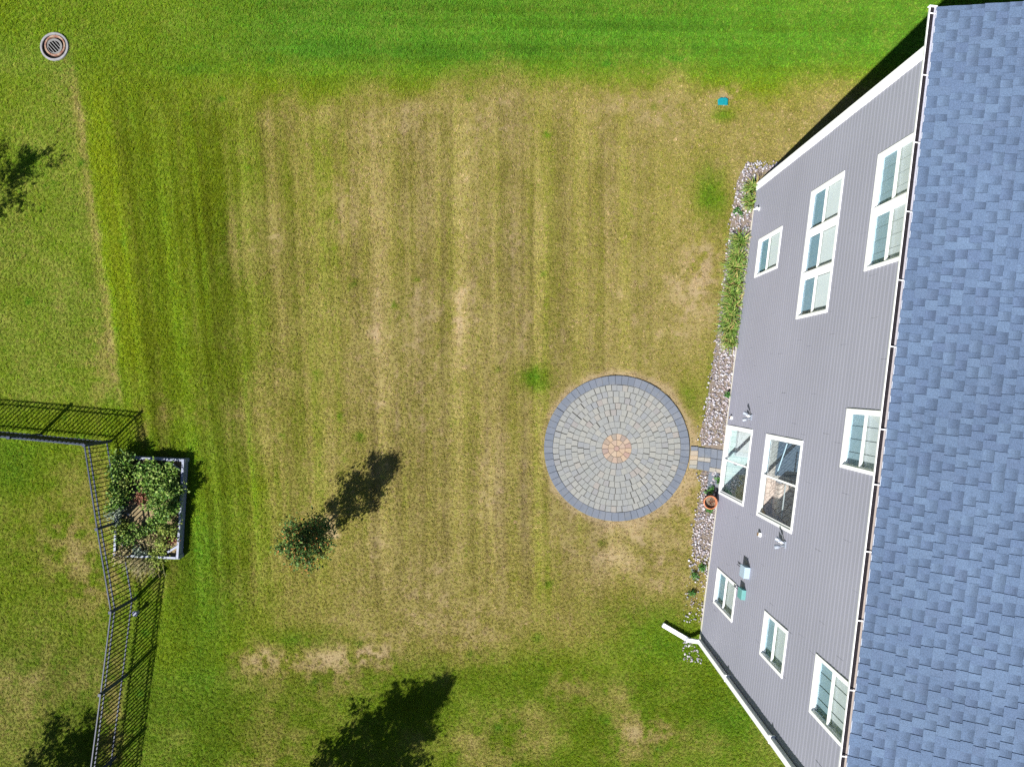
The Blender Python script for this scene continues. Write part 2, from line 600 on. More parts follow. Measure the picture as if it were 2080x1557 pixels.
LUSH = [(1085, 768, 30, 24, 1.0), (1445, 395, 36, 60, .8), (660, 100, 60, 14, .6), (400, 140, 60, 14, .5), (1290, 55, 200, 20, .3), (1370, 1300, 90, 40, .6), (900, 110, 80, 14, .5),
        (1450, 800, 25, 90, .5), (1395, 820, 22, 50, .5), (420, 1250, 60, 60, .4), (410, 1340, 40, 60, .5), (60, 330, 30, 30, .3), (1300, 1240, 110, 40, .4), (30, 940, 60, 60, .5),
        (1470, 235, 25, 14, .7), (1075, 100, 40, 16, .4), (620, 1300, 90, 22, .6), (1330, 860, 25, 40, .4), (400, 1110, 50, 60, .4), (1480, 1460, 60, 50, .4), (930, 1290, 8, 8, .3)]


_wr = np.random.RandomState(17)
WEEDY = [(_wr.uniform(20, 1400), _wr.uniform(20, 1540), _wr.uniform(4, 13)) for _ in range(70)] + [(_wr.uniform(380, 1500), _wr.uniform(85, 130), _wr.uniform(6, 14)) for _ in range(14)]
# mowing passes: place across the lawn, tone change (blade-lean sheen painted as colour), dryness change
PASS = [(150, 0, 0), (200, .10, -.04), (228, .08, -.04), (236, -.02, 0), (246, .15, .08), (262, -.08, 0), (290, -.02, .02), (306, -.06, 0), (316, -.24, -.05), (324, -.05, 0), (332, .19, .06),
        (350, .15, .08), (362, .0, .03), (378, .02, .03), (384, .15, .08), (392, -.12, -.02), (420, -.10, .0), (440, -.12, -.03), (452, -.27, -.10), (462, -.15, -.05), (470, .15, .06),
        (500, .12, .08), (535, .10, .06), (545, -.10, .12), (575, -.06, .12), (592, -.18, .0), (605, .14, .02), (640, .10, .0), (675, .08, .0), (685, -.10, .06), (720, -.04, .10), (748, -.10, .06),
        (756, .10, .15), (790, .10, .16), (806, .0, .06), (850, -.06, .08), (890, -.02, .06), (900, -.17, -.10), (916, -.15, -.08), (924, .20, -.05), (945, .17, -.02), (955, .0, .06), (985, -.05, .08),
        (992, .12, .06), (1008, .10, .06), (1016, -.10, .08), (1050, -.14, .10), (1082, -.16, .06), (1090, .16, -.12), (1116, .13, -.10), (1124, -.06, .03), (1160, -.10, .05), (1180, .06, .0),
        (1200, .02, .0), (1212, -.10, .0), (1240, -.06, .04), (1260, .09, -.04), (1290, .04, .02), (1310, -.08, .0), (1345, .0, .0)]
PASS = np.array(PASS, float)


def lawn(X, Y):
    """dryness, hue (0 yellow-green .. 1 deep green) and tone of the turf at world X, Y"""
    u = X * S0 + 1040.0
    v = -Y * S0 + 778.5
    n1 = fbm(u / 170, v / 170, 11)
    n2 = fbm(u / 60, v / 60, 21)
    n3 = fbm(u / 24, v / 24, 31, 3)
    n4 = fbm(u / 11, v / 11, 35, 2)
    w = (n1 - .5) * 150 + (n2 - .5) * 60
    # mowing passes run up and down the picture and bow at the left
    bow = np.clip((880 - u) / 640, 0, 1.05)
    us = u - 0.13 * bow * (v - 430) + (n1 - .5) * 10
    fade = .55 + .9 * vn(us / 30 + 7, v / 260, 44)
    st = .5 + np.interp(us, PASS[:, 0], PASS[:, 2]) * fade * .7 + .34 * (vn(us / 11 + 4, v / 480, 46) - .5) + .12 * (vn(us / 5 + 4, v / 160, 48) - .5)
    st2 = .5 + np.interp(us, PASS[:, 0], PASS[:, 1]) * fade * .62 + .34 * (vn(us / 9 + 2, v / 520, 45) - .5) + .12 * (vn(us / 4 + 2, v / 130, 49) - .5)
    na = fbm(us / 26, v / 210, 47, 3)
    act = ss(150, 260, v + w * .4) * (1 - ss(1130, 1330, v + w * .5)) * ss(170, 240, u) * (1 - .65 * ss(1180, 1400, u))
    hst = 0.6 * vn(u / 1300, v / 15 - .02 * u / 15 + 50, 51) + 0.4 * vn(u / 500, v / 7 + 9, 52)
    acth = (1 - ss(110, 190, v + w * .3)) * ss(330, 620, u)
    edge = 150 + (v - 110) * 0.145 + (n2 - .5) * 14
    left = (1 - ss(-6, 8, u - edge)) * (1 - ss(800, 860, v)) * ss(40, 130, v + .2 * w)
    # dryness
    dry = 0.10 + 0.0 * u
    cen = ss(380, 600, u + w * .9) * ss(115, 235, v + w * .55) * (1 - ss(1270, 1400, v + w * .8 + .10 * (u - 900)))
    dry += (0.40 + .20 * ss(450, 900, u + .5 * w)) * cen
    dry += 0.10 * ss(1080, 1180, u) * cen
    dry += 0.07 * np.exp(-((u - 880) / 210) ** 2) * cen
    low = ss(1280, 1400, v + w)
    dry += 0.13 * low * (0.4 + 1.3 * (n1 - .35)) + .3 * low * (n2 - .5)
    yard = (1 - ss(200, 260, u)) * ss(890, 940, v)
    dry += 0.15 * yard
    dry += 0.16 * ss(430, 560, u) * (1 - ss(640, 720, u)) * ss(800, 900, v) * (1 - cen) * .6
    dry += 0.24 * left
    dry += 1.0 * act * (st - .5)
    dry += 0.20 * act * (na - .5)
    dry += (0.30 - .18 * act) * (n2 - .5) + 0.28 * (n1 - .5) + 0.13 * (n3 - .5) + .12 * (n4 - .5)
    line = np.exp(-((u - edge + 9) / 9.0) ** 2) * ss(120, 200, v) * (1 - ss(760, 830, v))
    dry += 0.32 * line * (0.3 + 1.1 * n2)
    band = np.exp(-((u - edge - 30) / 30.0) ** 2) * ss(130, 210, v) * (1 - ss(700, 840, v))
    dry -= 0.12 * band
    hue = 0.24 + 0.55 * (1 - ss(90, 200, v + w * .4)) * ss(250, 700, u + .3 * w) + 0.28 * left + 0.2 * (1 - ss(90, 200, v)) + 0.35 * (n1 - .5) + 0.25 * (n2 - .5)
    hue += 0.16 * low + .14 * (1 - ss(430, 560, u)) * ss(820, 940, v) + .06 * low * ss(1000, 1300, u) - 0.2 * band + 0.2 * cen * (n3 - .4) + 0.5 * act * (st2 - .5)
    tone = 1.0 + .3 * low * (n1 - .5) + .25 * low * (n2 - .5) + (1.0 + .35 * (1 - ss(450, 560, u))) * act * (st2 - .5) + 0.42 * acth * (hst - .5) + 0.2 * (n2 - .5) + 0.16 * (n3 - .5)  # stripe terms paint the sheen of mown, leaning blades
    tone += 0.10 * left - 0.13 * low + 0.1 * band - .08 * ss(200, 320, u) * (1 - ss(470, 560, u)) * act - 0.06 * yard
    hue += 0.3 * acth * (hst - .5)
    dry = np.where(dry > .55, .55 + (dry - .55) * .6, dry)
    for (x, y, rx, ry, a) in DEAD:
        q = np.exp(-(((u - x) / max(rx, 1)) ** 2 + ((v - y) / max(ry, 1)) ** 2))
        k = a * q ** .6 * ss(.42, .56, .35 * n3 + .45 * n4 + .2 * n2 + .10 * q)
        dry += 0.6 * k
        tone += 0.06 * k
    for (x, y, rx, ry, a) in LUSH:
        q = np.exp(-(((u - x) / rx) ** 2 + ((v - y) / ry) ** 2)) * (.4 + 1.2 * n3)
        dry -= 0.7 * a * q
        hue += 0.35 * a * q
        tone -= 0.22 * a * q
    # coarse weed patches scattered through the turf
    for (x, y, r0) in WEEDY:
        q = np.exp(-(((u - x) / r0) ** 2 + ((v - y) / (r0 * .8)) ** 2)) * ss(.3, .6, n4)
        dry -= 0.45 * q
        hue += 0.45 * q
        tone -= 0.12 * q
    # worn, sandy rim round the patio
    rr = np.hypot(u - 1252.5, v - 910)
    ang = np.arctan2(-(v - 910), u - 1252.5)
    rim = np.exp(-((rr - 150) / 8.0) ** 2) * (.35 + .65 * np.clip(np.cos(ang - .3), 0, 1)) + .5 * np.exp(-((rr - 158) / 14.0) ** 2) * np.clip(np.cos(ang + .2), 0, 1)
    dry += rim * (.3 + .9 * n3)
    # small tan scatter
    dry += 0.16 * ss(.62, .78, fbm(u / 13, v / 13, 61, 2)) * ss(.45, .65, n1) * (.3 + .7 * cen)
    return np.clip(dry, 0, 1), np.clip(hue, 0, 1), np.clip(tone, .45, 1.6)


# ------------------------------------------------------------------ ground: one sheet to the horizon
def axis(lo, hi, step, far):
    a = list(np.arange(lo, hi + 1e-6, step))
    d, x = step * 1.6, a[-1]
    while x < far:
        x += d
        d *= 1.35
        a.append(x)
    d, x, pre = step * 1.6, a[0], []
    while x > -far:
        x -= d
        d *= 1.35
        pre.append(x)
    return np.array(pre[::-1] + a)


gx, gy = axis(-14.6, 14.6, 0.085, 900), axis(-11.2, 11.2, 0.085, 900)
XX, YY = np.meshgrid(gx, gy)
nx, ny = len(gx), len(gy)
ZZ = 0.012 * (fbm(XX / 1.3 + 400, YY / 1.3 + 400, 71, 3) - .5)
ii = np.arange(nx * ny).reshape(ny, nx)
quads = np.stack([ii[:-1, :-1], ii[:-1, 1:], ii[1:, 1:], ii[1:, :-1]], -1).reshape(-1)
me = np_mesh('ground', np.stack([XX, YY, ZZ], -1), quads, 4, M['lawn_ground'])
d_, h_, t_ = lawn(XX.ravel(), YY.ravel())
for nm, arr in (('dry', d_), ('hue', h_), ('tone', t_)):
    a = me.attributes.new(nm, 'FLOAT', 'POINT')
    a.data.foreach_set('value', arr.astype(np.float32))
ground = bpy.data.objects.new('ground', me)
C.objects.link(ground)
tag(ground, kind='structure')

# ------------------------------------------------------------------ house
house = empty('house', HOUSE_A, HOUSE_ROT)
tag(house, 'three-storey house with grey lap siding, white trim and blue-grey shingle roof', 'house')
EAVE_Z = 8.62


def L(x, s, z):
    return (x, -s, z)


# openings: s0, s1, z0, z1, kind
WIN = [
    dict(s=(1.60, 2.577), z=(0.92, 2.52), units=1, typ='hung', blind='slat', nm='small ground-floor window nearest the faucet'),
    dict(s=(1.215, 3.90), z=(4.065, 5.60), units=3, typ='hung', blind='slat', nm='wide triple window on the middle floor'),
    dict(s=(1.32, 3.327), z=(6.905, 8.28), units=2, typ='hung', blind='vane', nm='double window of the top floor near the north corner'),
    dict(s=(5.675, 6.685), z=(6.912, 8.28), units=1, typ='hung', blind='vane', nm='top-floor window above the sliding doors'),
    dict(s=(6.335, 8.15), z=(0.17, 2.212), units=1, typ='slide', blind='bare', nm='ground-floor sliding door facing the patio path'),
    dict(s=(6.365, 8.181), z=(3.173, 5.21), units=1, typ='slide', blind='open', nm='middle-floor sliding door with vertical blinds'),
    dict(s=(9.925, 10.818), z=(0.856, 2.425), units=1, typ='hung', blind='plain', nm='ground-floor window near the downspout'),
    dict(s=(9.933, 10.838), z=(4.348, 5.615), units=1, typ='hung', blind='plain', nm='middle-floor window near the downspout'),
    dict(s=(9.885, 10.89), z=(6.893, 8.28), units=1, typ='hung', blind='vane', nm='top-floor window nearest the downspout'),
]

# --- siding: double-lap vinyl panels, every panel its own piece
EXP = 0.128
Z0 = 0.17
PROUD, BACK = 0.017, 0.0065


def siding_profile(zl, z):
    """outward offset of the lap surface at height z for the course that starts at zl"""
    t = (z - zl) / EXP
    return PROUD - .002 * t / .66 if t <= .66 else PROUD - .002 - (PROUD - .002 - BACK) * (t - .66) / .34


def course_piece(mb, s0, s1, zl, za, zb):
    zk = zl + EXP * .66
    if za < zk - .003 and zb > zk + .003:      # flat face and the cove above it
        oa, ok_, ob = siding_profile(zl, za), siding_profile(zl, zk), siding_profile(zl, zb)
        v = [L(-oa, s0, za), L(-oa, s1, za), L(-ok_, s1, zk), L(-ok_, s0, zk), L(-ob, s1, zb), L(-ob, s0, zb), L(0.02, s0, za), L(0.02, s1, za), L(0.02, s1, zb), L(0.02, s0, zb)]
        mb.add(v, [(0, 3, 2, 1), (3, 5, 4, 2), (0, 1, 7, 6), (0, 6, 9, 5, 3), (1, 2, 4, 8, 7), (5, 9, 8, 4)])
        return
    oa, ob = siding_profile(zl, za), siding_profile(zl, zb)
    v = [L(-oa, s0, za), L(-oa, s1, za), L(-ob, s1, zb), L(-ob, s0, zb), L(0.02, s0, za), L(0.02, s1, za), L(0.02, s1, zb), L(0.02, s0, zb)]
    mb.add(v, [(0, 3, 2, 1), (0, 1, 5, 4), (0, 4, 7, 3), (1, 2, 6, 5), (3, 7, 6, 2)])


def course(mb, s0, s1, zl, ztop):
    za, zb = zl, min(zl + EXP, ztop)
    cuts = {s0, s1}
    for w_ in WIN:
        if w_['z'][0] < zb and w_['z'][1] > za:
            for c_ in w_['s']:
                if s0 < c_ < s1: cuts.add(c_)
    cuts = sorted(cuts)
    for a, b in zip(cuts, cuts[1:]):
        mid = (a + b) / 2
        hit = [w_ for w_ in WIN if w_['s'][0] < mid < w_['s'][1] and w_['z'][0] < zb and w_['z'][1] > za]
        if not hit:
            course_piece(mb, a, b, zl, za, zb)
        else:
            w_ = hit[0]
            if w_['z'][0] > za + .004: course_piece(mb, a, b, zl, za, w_['z'][0])
            if w_['z'][1] < zb - .004: course_piece(mb, a, b, zl, w_['z'][1], zb)


ZTOP = 8.50
row = 0
zl = Z0
while zl < ZTOP - .02:
    ends = [0.16]
    x = 0.16 + (0.9, 2.6, 1.7, 3.3, 0.5, 2.1)[row % 6] + rng.uniform(-.25, .25)
    while x < HOUSE_LEN - 0.5:
        ends.append(x)
        x += 3.66
    ends.append(HOUSE_LEN - 0.02)
    for a, b in zip(ends, ends[1:]):
        cuts = [a] + sorted({c_ for w_ in WIN for c_ in w_['s'] if a < c_ < b and w_['z'][0] < zl + 2 * EXP and w_['z'][1] > zl}) + [b]
        for p_, q_ in zip(cuts, cuts[1:]):
            mb = MB()
            for k in range(2):
                if zl + k * EXP < ZTOP - .02:
                    course(mb, p_ + .0015, q_ - .0015, zl + k * EXP, ZTOP)
            if mb.v:
                o = mb.build('siding_panel', M['siding'], house)
                o.location.x = rng.uniform(-.003, .003)
    row += 1
    zl += 2 * EXP

# --- other walls, foundation, corner boards
mb = MB()
D = HOUSE_DEPTH


def wall_laps(mb, a, b, nrm, zmax):
    """lapped boards along a..b (house xy), nrm outward"""
    z = Z0
    a, b, nrm = Vector(a), Vector(b), Vector(nrm)
    while z < zmax - .02:
        z2 = min(z + EXP, zmax)
        p = [a + nrm * PROUD, b + nrm * PROUD, b + nrm * BACK, a + nrm * BACK]
        zz = [z, z, z2, z2]
        q = [a, b]
        vs = [(p[i].x, p[i].y, zz[i]) for i in range(4)] + [(q[0].x, q[0].y, z), (q[1].x, q[1].y, z)]
        mb.add(vs, [(0, 1, 2, 3), (4, 5, 1, 0)])
        z = z2


wall_laps(mb, (D, 0.0), (0.17, 0.0), (0, 1), ZTOP)
o = mb.build('north_siding', M['siding'], house)
tag(o, kind='stuff')
mb = MB()
wall_laps(mb, (0.02, -HOUSE_LEN), (D, -HOUSE_LEN), (0, -1), ZTOP)
tag(mb.build('south_siding', M['siding'], house), kind='stuff')
mb = MB()
wall_laps(mb, (D, -HOUSE_LEN), (D, 0), (1, 0), ZTOP)
tag(mb.build('east_siding', M['siding'], house), kind='stuff')
# wall core behind the boards (three closed sides; the west side is the framed wall with the openings)
mb = MB()
mb.box(0.20, D - .004, -0.19, -0.004, 0.1, ZTOP)
mb.box(0.20, D - .004, -HOUSE_LEN + .004, -HOUSE_LEN + .19, 0.1, ZTOP)
mb.box(D - .19, D - .006, -HOUSE_LEN + .2, -0.2, 0.1, ZTOP)
mb.box(0.25, D - .2, -HOUSE_LEN + .2, -0.2, ZTOP - .06, ZTOP - .01)
mb.build('wall_core', M['room_dark'], house)
mb = MB()
mb.box(-0.008, D + .008, -HOUSE_LEN - .008, 0.008, -0.3, Z0 + .004)
mb.build('foundation', M['foundation'], house)
# gable triangles on the north and south ends
RIDGE_U = 5.55
SL = 0.40
for (y0, y1) in ((-0.15, -0.02), (-HOUSE_LEN + .02, -HOUSE_LEN + .15)):
    mb = MB()
    zr = EAVE_Z + (D / 2) * SL
    prof = [(0.0, ZTOP - .02), (D, ZTOP - .02), (D / 2, zr)]
    vs = [(x, y0, z) for x, z in prof] + [(x, y1, z) for x, z in prof]
    mb.add(vs, [(0, 1, 2), (5, 4, 3), (0, 3, 4, 1), (1, 4, 5, 2), (2, 5, 3, 0)])
    mb.build('gable', M['siding'], house)
# corner board (L-shaped, white)
mb = MB()
mb.box(-0.034, 0.006, -0.165, 0.034, Z0 - .01, ZTOP)
mb.box(0.006, 0.15, -0.006, 0.034, Z0 - .01, ZTOP)
mb.build('corner_board', M['white_vinyl'], house)
mb = MB()
mb.box(-0.032, 0.006, -HOUSE_LEN - .032, -HOUSE_LEN + .02, Z0 - .01, ZTOP)
mb.box(0.006, 0.15, -HOUSE_LEN - .032, -HOUSE_LEN + .004, Z0 - .01, ZTOP)
mb.build('corner_board', M['white_vinyl'], house)


# --- windows
def frame_ring(mb, s0, s1, z0, z1, w, xa, xb, wb=None):
    wb = w if wb is None else wb
    mb.box(xa, xb, -s1, -s0, z0, z0 + wb)
    mb.box(xa, xb, -s1, -s0, z1 - w, z1)
    mb.box(xa, xb, -s0 - w, -s0, z0 + wb, z1 - w)
    mb.box(xa, xb, -s1, -s1 + w, z0 + wb, z1 - w)


def pane(parent, s0, s1, z0, z1, x, mat):
    mb = MB()
    mb.box(x, x + 0.006, -s1, -s0, z0, z1)
    return mb.build('pane', mat, parent)


for w_ in WIN:
    (s0, s1), (z0, z1) = w_['s'], w_['z']
    slide = w_['typ'] == 'slide'
    CW = 0.062                               # casing
    mb = MB()
    frame_ring(mb, s0, s1, z0, z1, CW, -0.032, 0.03)
    # deep jamb liner behind the casing
    frame_ring(mb, s0 + .03, s1 - .03, z0 + .03, z1 - .03, 0.04, 0.03, 0.07 if slide else 0.16)
    n = w_['units']
    MW = 0.13
    uw = (s1 - s0 - 2 * CW - (n - 1) * MW) / n
    for k in range(1, n):
        sc = s0 + CW + k * uw + (k - 1) * MW
        mb.box(-0.030, 0.16, -sc - MW, -sc, z0 + CW, z1 - CW)
    win = mb.build('sliding_door' if slide else 'window', M['white_vinyl'], house, bevel=0.004)
    win['label'] = w_['nm']
    for k in range(n):
        a = s0 + CW + k * (uw + MW)
        b = a + uw
        zb, zt = z0 + CW, z1 - CW
        if slide:
            mid = (a + b) / 2
            for (p, q, x) in ((a, mid + .025, 0.022), (mid - .025, b, -0.012)):
                sb = MB()
                frame_ring(sb, p, q, zb, zt, 0.04, x, x + 0.028)
                sash = sb.build('sash', M['white_vinyl'], win)
                pane(sash, p + .04, q - .04, zb + .04, zt - .04, x + .01, M['glass_screen'] if p == a and w_['blind'] == 'open' else M['glass'])
        else:
            mid = zb + (zt - zb) * 0.47
            sb = MB()
            frame_ring(sb, a, b, zb, mid + .012, 0.024, 0.012, 0.032, 0.04)
            sash = sb.build('sash', M['white_vinyl'], win)
            pane(sash, a + .024, b - .024, zb + .04, mid - .012, 0.018, M['glass_dark'] if w_['blind'] == 'slat' else M['glass_screen'])
            sb = MB()
            frame_ring(sb, a, b, mid - .016, zt, 0.024, -0.012, 0.010, 0.034)
            sash = sb.build('sash', M['white_vinyl'], win)
            pane(sash, a + .024, b - .024, mid + .018, zt - .024, -0.004, M['glass'])
            if w_['blind'] == 'slat':
                bm = MB()
                z = zb + .02
                while z < zt - .01:
                    bm.add([L(.048, a + .02, z), L(.048, b - .02, z), L(.070, b - .02, z + .022), L(.070, a + .02, z + .022)], [(0, 1, 2, 3)])
                    bm.add([L(.048, a + .02, z - .002), L(.048, b - .02, z - .002), L(.070, b - .02, z + .020), L(.070, a + .02, z + .020)], [(3, 2, 1, 0)])
                    z += 0.056
                bm.box(.044, .074, -b + .02, -a - .02, zt - .04, zt)
                tag(bm.build('blind', M['slat_white'], win), kind='stuff')
                bk = MB().box(0.10, .105, -b, -a, zb, zt)
                bk.build('curtain', M['shade_grey'], win)
            elif w_['blind'] == 'vane':
                nv = 4
                bm = MB()
                for j in range(nv):
                    va = a + (b - a) * j / nv
                    vb = a + (b - a) * (j + 1) / nv - .006
                    bm.add([L(.056, va, zb), L(.056, va, zt), L(.066, vb, zt), L(.066, vb, zb), L(.072, va, zb), L(.072, va, zt), L(.076, vb, zt), L(.076, vb, zb)],
                           [(0, 1, 2, 3), (7, 6, 5, 4), (0, 4, 5, 1), (3, 2, 6, 7), (1, 5, 6, 2), (0, 3, 7, 4)])
                bm.build('blind', M['shade_white'], win)
                MB().box(0.10, .105, -b, -a, zb, zt).build('curtain', M['shade_grey'], win)
            else:
                bm = MB()
                bm.box(.070, .076, -b, -a, zb, zt)
                bm.tube([L(.056, a + .02, zb + .03), L(.056, b - .02, zb + .03)], [.012, .012], 8)
                bm.build('shade', M['shade_white'], win)
    if slide:
        # the room behind: floor, ceiling and walls
        rm = MB()
        rx0, rx1 = 0.072, 1.9
        rm.box(rx0, rx1, -s1 - .25, -s1 - .2, z0 - .1, z1 + .3)
        rm.box(rx0, rx1, -s0 + .2, -s0 + .25, z0 - .1, z1 + .3)
        rm.box(rx1, rx1 + .05, -s1 - .25, -s0 + .25, z0 - .1, z1 + .3)
        rm.box(rx0, rx1, -s1 - .2, -s0 + .2, z1 + .2, z1 + .25)
        rm.build('room', M['room_wall'], win)
        fl = MB()
        fl.box(rx0, rx1, -s1 - .2, -s0 + .2, z0 - .06, z0 + .02)
        if w_['blind'] == 'bare':
            tt = NT('pale_floor')
            bk = tt.n('ShaderNodeTexBrick')
            bk.inputs['Color1'].default_value = (0.4, 0.5, 0.5, 1)
            bk.inputs['Color2'].default_value = (0.47, 0.56, 0.55, 1)
            bk.inputs['Mortar'].default_value = (0.2, 0.28, 0.29, 1)
            bk.inputs['Scale'].default_value = 1.0
            bk.inputs['Brick Width'].default_value = 0.9
            bk.inputs['Row Height'].default_value = 0.13
            bk.inputs['Mortar Size'].default_value = 0.004
            tt.l(tt.obj(), bk.inputs['Vector'])
            fl.build('room_floor', tt.set(bk.outputs[0], 0.5, 0.4), win)
            rug = MB().box(0.24, 1.15, -s0 - .78, -s0 - .12, z0 + .021, z0 + .24)
            rug.build('bench', M['shade_white'], win, bevel=.03)
        else:
            tt = NT('patterned_rug')
            vo = tt.n('ShaderNodeTexVoronoi', feature='DISTANCE_TO_EDGE')
            vo.inputs['Scale'].default_value = 8.0
            tt.l(tt.obj(), vo.inputs['Vector'])
            cc = tt.mix(tt.ramp(vo.outputs['Distance'], [(0.02, 0.0), (0.06, 1.0)]), (0.13, 0.1, 0.09), (0.62, 0.5, 0.45))
            cc = tt.mix(tt.noise(14, 3, 0.6, tt.obj()), cc, (0.5, 0.38, 0.32))
            fl.build('room_floor', tt.set(cc, 0.9, 0.1), win)
            # vertical blind vanes turned open
            bm = MB()
            s = s0 + .12
            while s < s1 - .1:
                bm.add([L(.17, s, z0 + .06), L(.17, s, z1 - .07), L(.176, s + .003, z1 - .07), L(.176, s + .003, z0 + .06)], [(0, 1, 2, 3)])
                s += .09
            bm.box(.165, .25, -s1 + .09, -s0 - .09, z1 - .075, z1 - .055)
            tag(bm.build('blind', M['slat_white'], win), kind='stuff')
            # dark rug on the north half and the security bar
            MB().box(.26, 1.8, -(s0 + s1) / 2 + .02, -s0 + .15, z0 + .021, z0 + .032).build('rug', M['rug_blue'], win)
            MB().box(.27, 1.7, -s1 - .15, -(s0 + s1) / 2 - .1, z0 + .021, z0 + .42).build('quilted_bed', tt.m, win, bevel=.05)
            MB().tube([L(.1, s0 + .12, z0 + .95), L(.1, (s0 + s1) / 2 - .05, z0 + .55)], [.012, .012], 8).build('security_bar', M['white_metal'], win)
            MB().bar(L(.155, (s0 + s1) / 2 + .08, z0 + .98), L(.155, s1 - .12, z0 + .98), .02, .02).build('rail', M['slat_white'], win)
        # handle
        MB().box(-.012, 0.0, -(s0 + s1) / 2 - .045, -(s0 + s1) / 2 - .02, z0 + .9, z0 + 1.15).build('handle', M['steel_light'], win, bevel=.004)

# --- roof
ROOF_LOC = (-0.331, 0.31, 0.0)
ROOF_ROT = 0.0049
RL = HOUSE_LEN + 0.62
US = 0.115                                    # shingle edge behind the gutter lip


def roof_z(u):
    return EAVE_Z + SL * (u - US)


mb = MB()
u1 = US + .01
ur = RIDGE_U + .33
ue = 2 * ur - u1
th = 0.05
vs = []
for y in (-RL + .012, -.012):
    vs += [(u1, y, roof_z(u1) - .012), (ur, y, roof_z(ur) - .012), (ue, y, roof_z(u1) - .012), (u1, y, roof_z(u1) - th), (ur, y, roof_z(ur) - th), (ue, y, roof_z(u1) - th)]
mb.add(vs, [(0, 1, 7, 6), (1, 2, 8, 7), (3, 9, 10, 4), (4, 10, 11, 5), (0, 3, 4, 1), (1, 4, 5, 2), (6, 7, 10, 9), (7, 8, 11, 10), (0, 6, 9, 3), (2, 5, 11, 8)])
roof = mb.build('roof', M['shingle_mass'], house, loc=ROOF_LOC, rz=ROOF_ROT)

EXPO = 0.143
cs = 1.0 / math.sqrt(1 + SL * SL)
SLOPE_ROT = math.atan(SL)


def wedge_mesh(name, mat, t_low, t_up):
    """unit tab: x 0..1 up the slope, y 0..1 along the eave, wedge-shaped in z"""
    mb = MB()
    mb.add([(0, 0, 0), (1, 0, 0), (1, 1, 0), (0, 1, 0), (0, 0, t_low), (1, 0, t_up), (1, 1, t_up), (0, 1, t_low)],
           [(0, 3, 2, 1), (4, 5, 6, 7), (0, 1, 5, 4), (1, 2, 6, 5), (2, 3, 7, 6), (3, 0, 4, 7)])
    me = mb.mesh(name, mat)
    uv = me.uv_layers.new(name='UVMap')
    for lp in me.loops:
        co = me.vertices[lp.vertex_index].co
        uv.data[lp.index].uv = (co.x, co.y)
    return me


tab_hi = wedge_mesh('shingle_tab', M['shingle'], 0.019, 0.011)
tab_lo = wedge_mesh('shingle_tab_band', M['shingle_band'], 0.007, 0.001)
cells = []
nc = int((ur - US) / EXPO)
for i in range(nc):
    u = US + i * EXPO
    y = 0.0 - rng.uniform(0, .2)
    first = True
    hi = rng.random() < .5
    yy = 0.0
    while yy < RL:
        wd = rng.choice((.10, .11, .12, .14, .15, .17)) * rng.uniform(.9, 1.1)
        if first: wd *= rng.uniform(.3, 1); first = False
        wd = min(wd, RL - yy)
        if RL - yy - wd < .06: wd = RL - yy
        cells.append((i, u, yy, wd, hi))
        yy += wd
        hi = (not hi) if rng.random() < .93 else hi
hc_m = Matrix.Translation(HOUSE_A) @ Matrix.Rotation(HOUSE_ROT, 4, 'Z') @ Matrix.Translation(ROOF_LOC) @ Matrix.Rotation(ROOF_ROT, 4, 'Z')


def seen_px(u, y, z):
    p = hc_m @ Vector((u, -y, z))
    k = FOC / (CAM_H - p.z)
    return p.x * k + 1040, 778.5 - p.y * k


vis = []
for c_ in cells:
    i, u, y, wd, hi = c_
    px, py = seen_px(u + EXPO / 2, y + wd / 2, roof_z(u + EXPO / 2))
    ok = -10 < px < 2085 and -10 < py < 1567
    vis.append((wd if ok else -1, c_))
vis.sort(key=lambda q: -q[0])
single = {id(c_) for w, c_ in vis[:300] if w > 0}
ln = (EXPO + .012) / cs
mass_hi = MB()
mass_uv, mass_mi = [], []
for c_ in cells:
    i, u, y, wd, hi = c_
    zz = roof_z(u) - .010
    if id(c_) in single:
        o = bpy.data.objects.new('shingle', tab_hi if hi else tab_lo)
        C.objects.link(o)
        o.parent = roof
        o.location = (u, -y - wd, zz)
        o.rotation_euler = (0, -SLOPE_ROT, 0)
        o.scale = (ln, wd - .002, 1)
    else:
        tl, tu = (.019, .011) if hi else (.007, .001)
        # place the same wedge by hand
        dx, dz = cs, SL * cs
        nxn, nzn = -SL * cs, cs
        pts = []
        for (a, b, h) in ((0, 0, 0), (1, 0, 0), (1, 1, 0), (0, 1, 0), (0, 0, tl), (1, 0, tu), (1, 1, tu), (0, 1, tl)):
            pts.append((u + a * ln * dx + h * nxn, -y - wd + .002 + b * (wd - .002), zz + a * ln * dz + h * nzn))
        mass_hi.add(pts, [(4, 5, 6, 7), (0, 1, 5, 4), (2, 3, 7, 6), (3, 0, 4, 7)])
        mass_uv += [0, 1, 1, 0, 0, 1, 1, 0]
        mass_mi += [0 if hi else 1] * 4
o = tag(mass_hi.build('shingles', M['shingle_mass'], roof), kind='stuff')
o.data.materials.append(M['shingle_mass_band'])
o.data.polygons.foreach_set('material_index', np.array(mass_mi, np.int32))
uvl = o.data.uv_layers.new(name='UVMap')
li = np.empty(len(o.data.loops), np.int32)
o.data.loops.foreach_get('vertex_index', li)
uv_ = np.zeros((len(li), 2), np.float32)
uv_[:, 0] = np.array(mass_uv, np.float32)[li]
uvl.data.foreach_set('uv', uv_.ravel())
o.data.update()

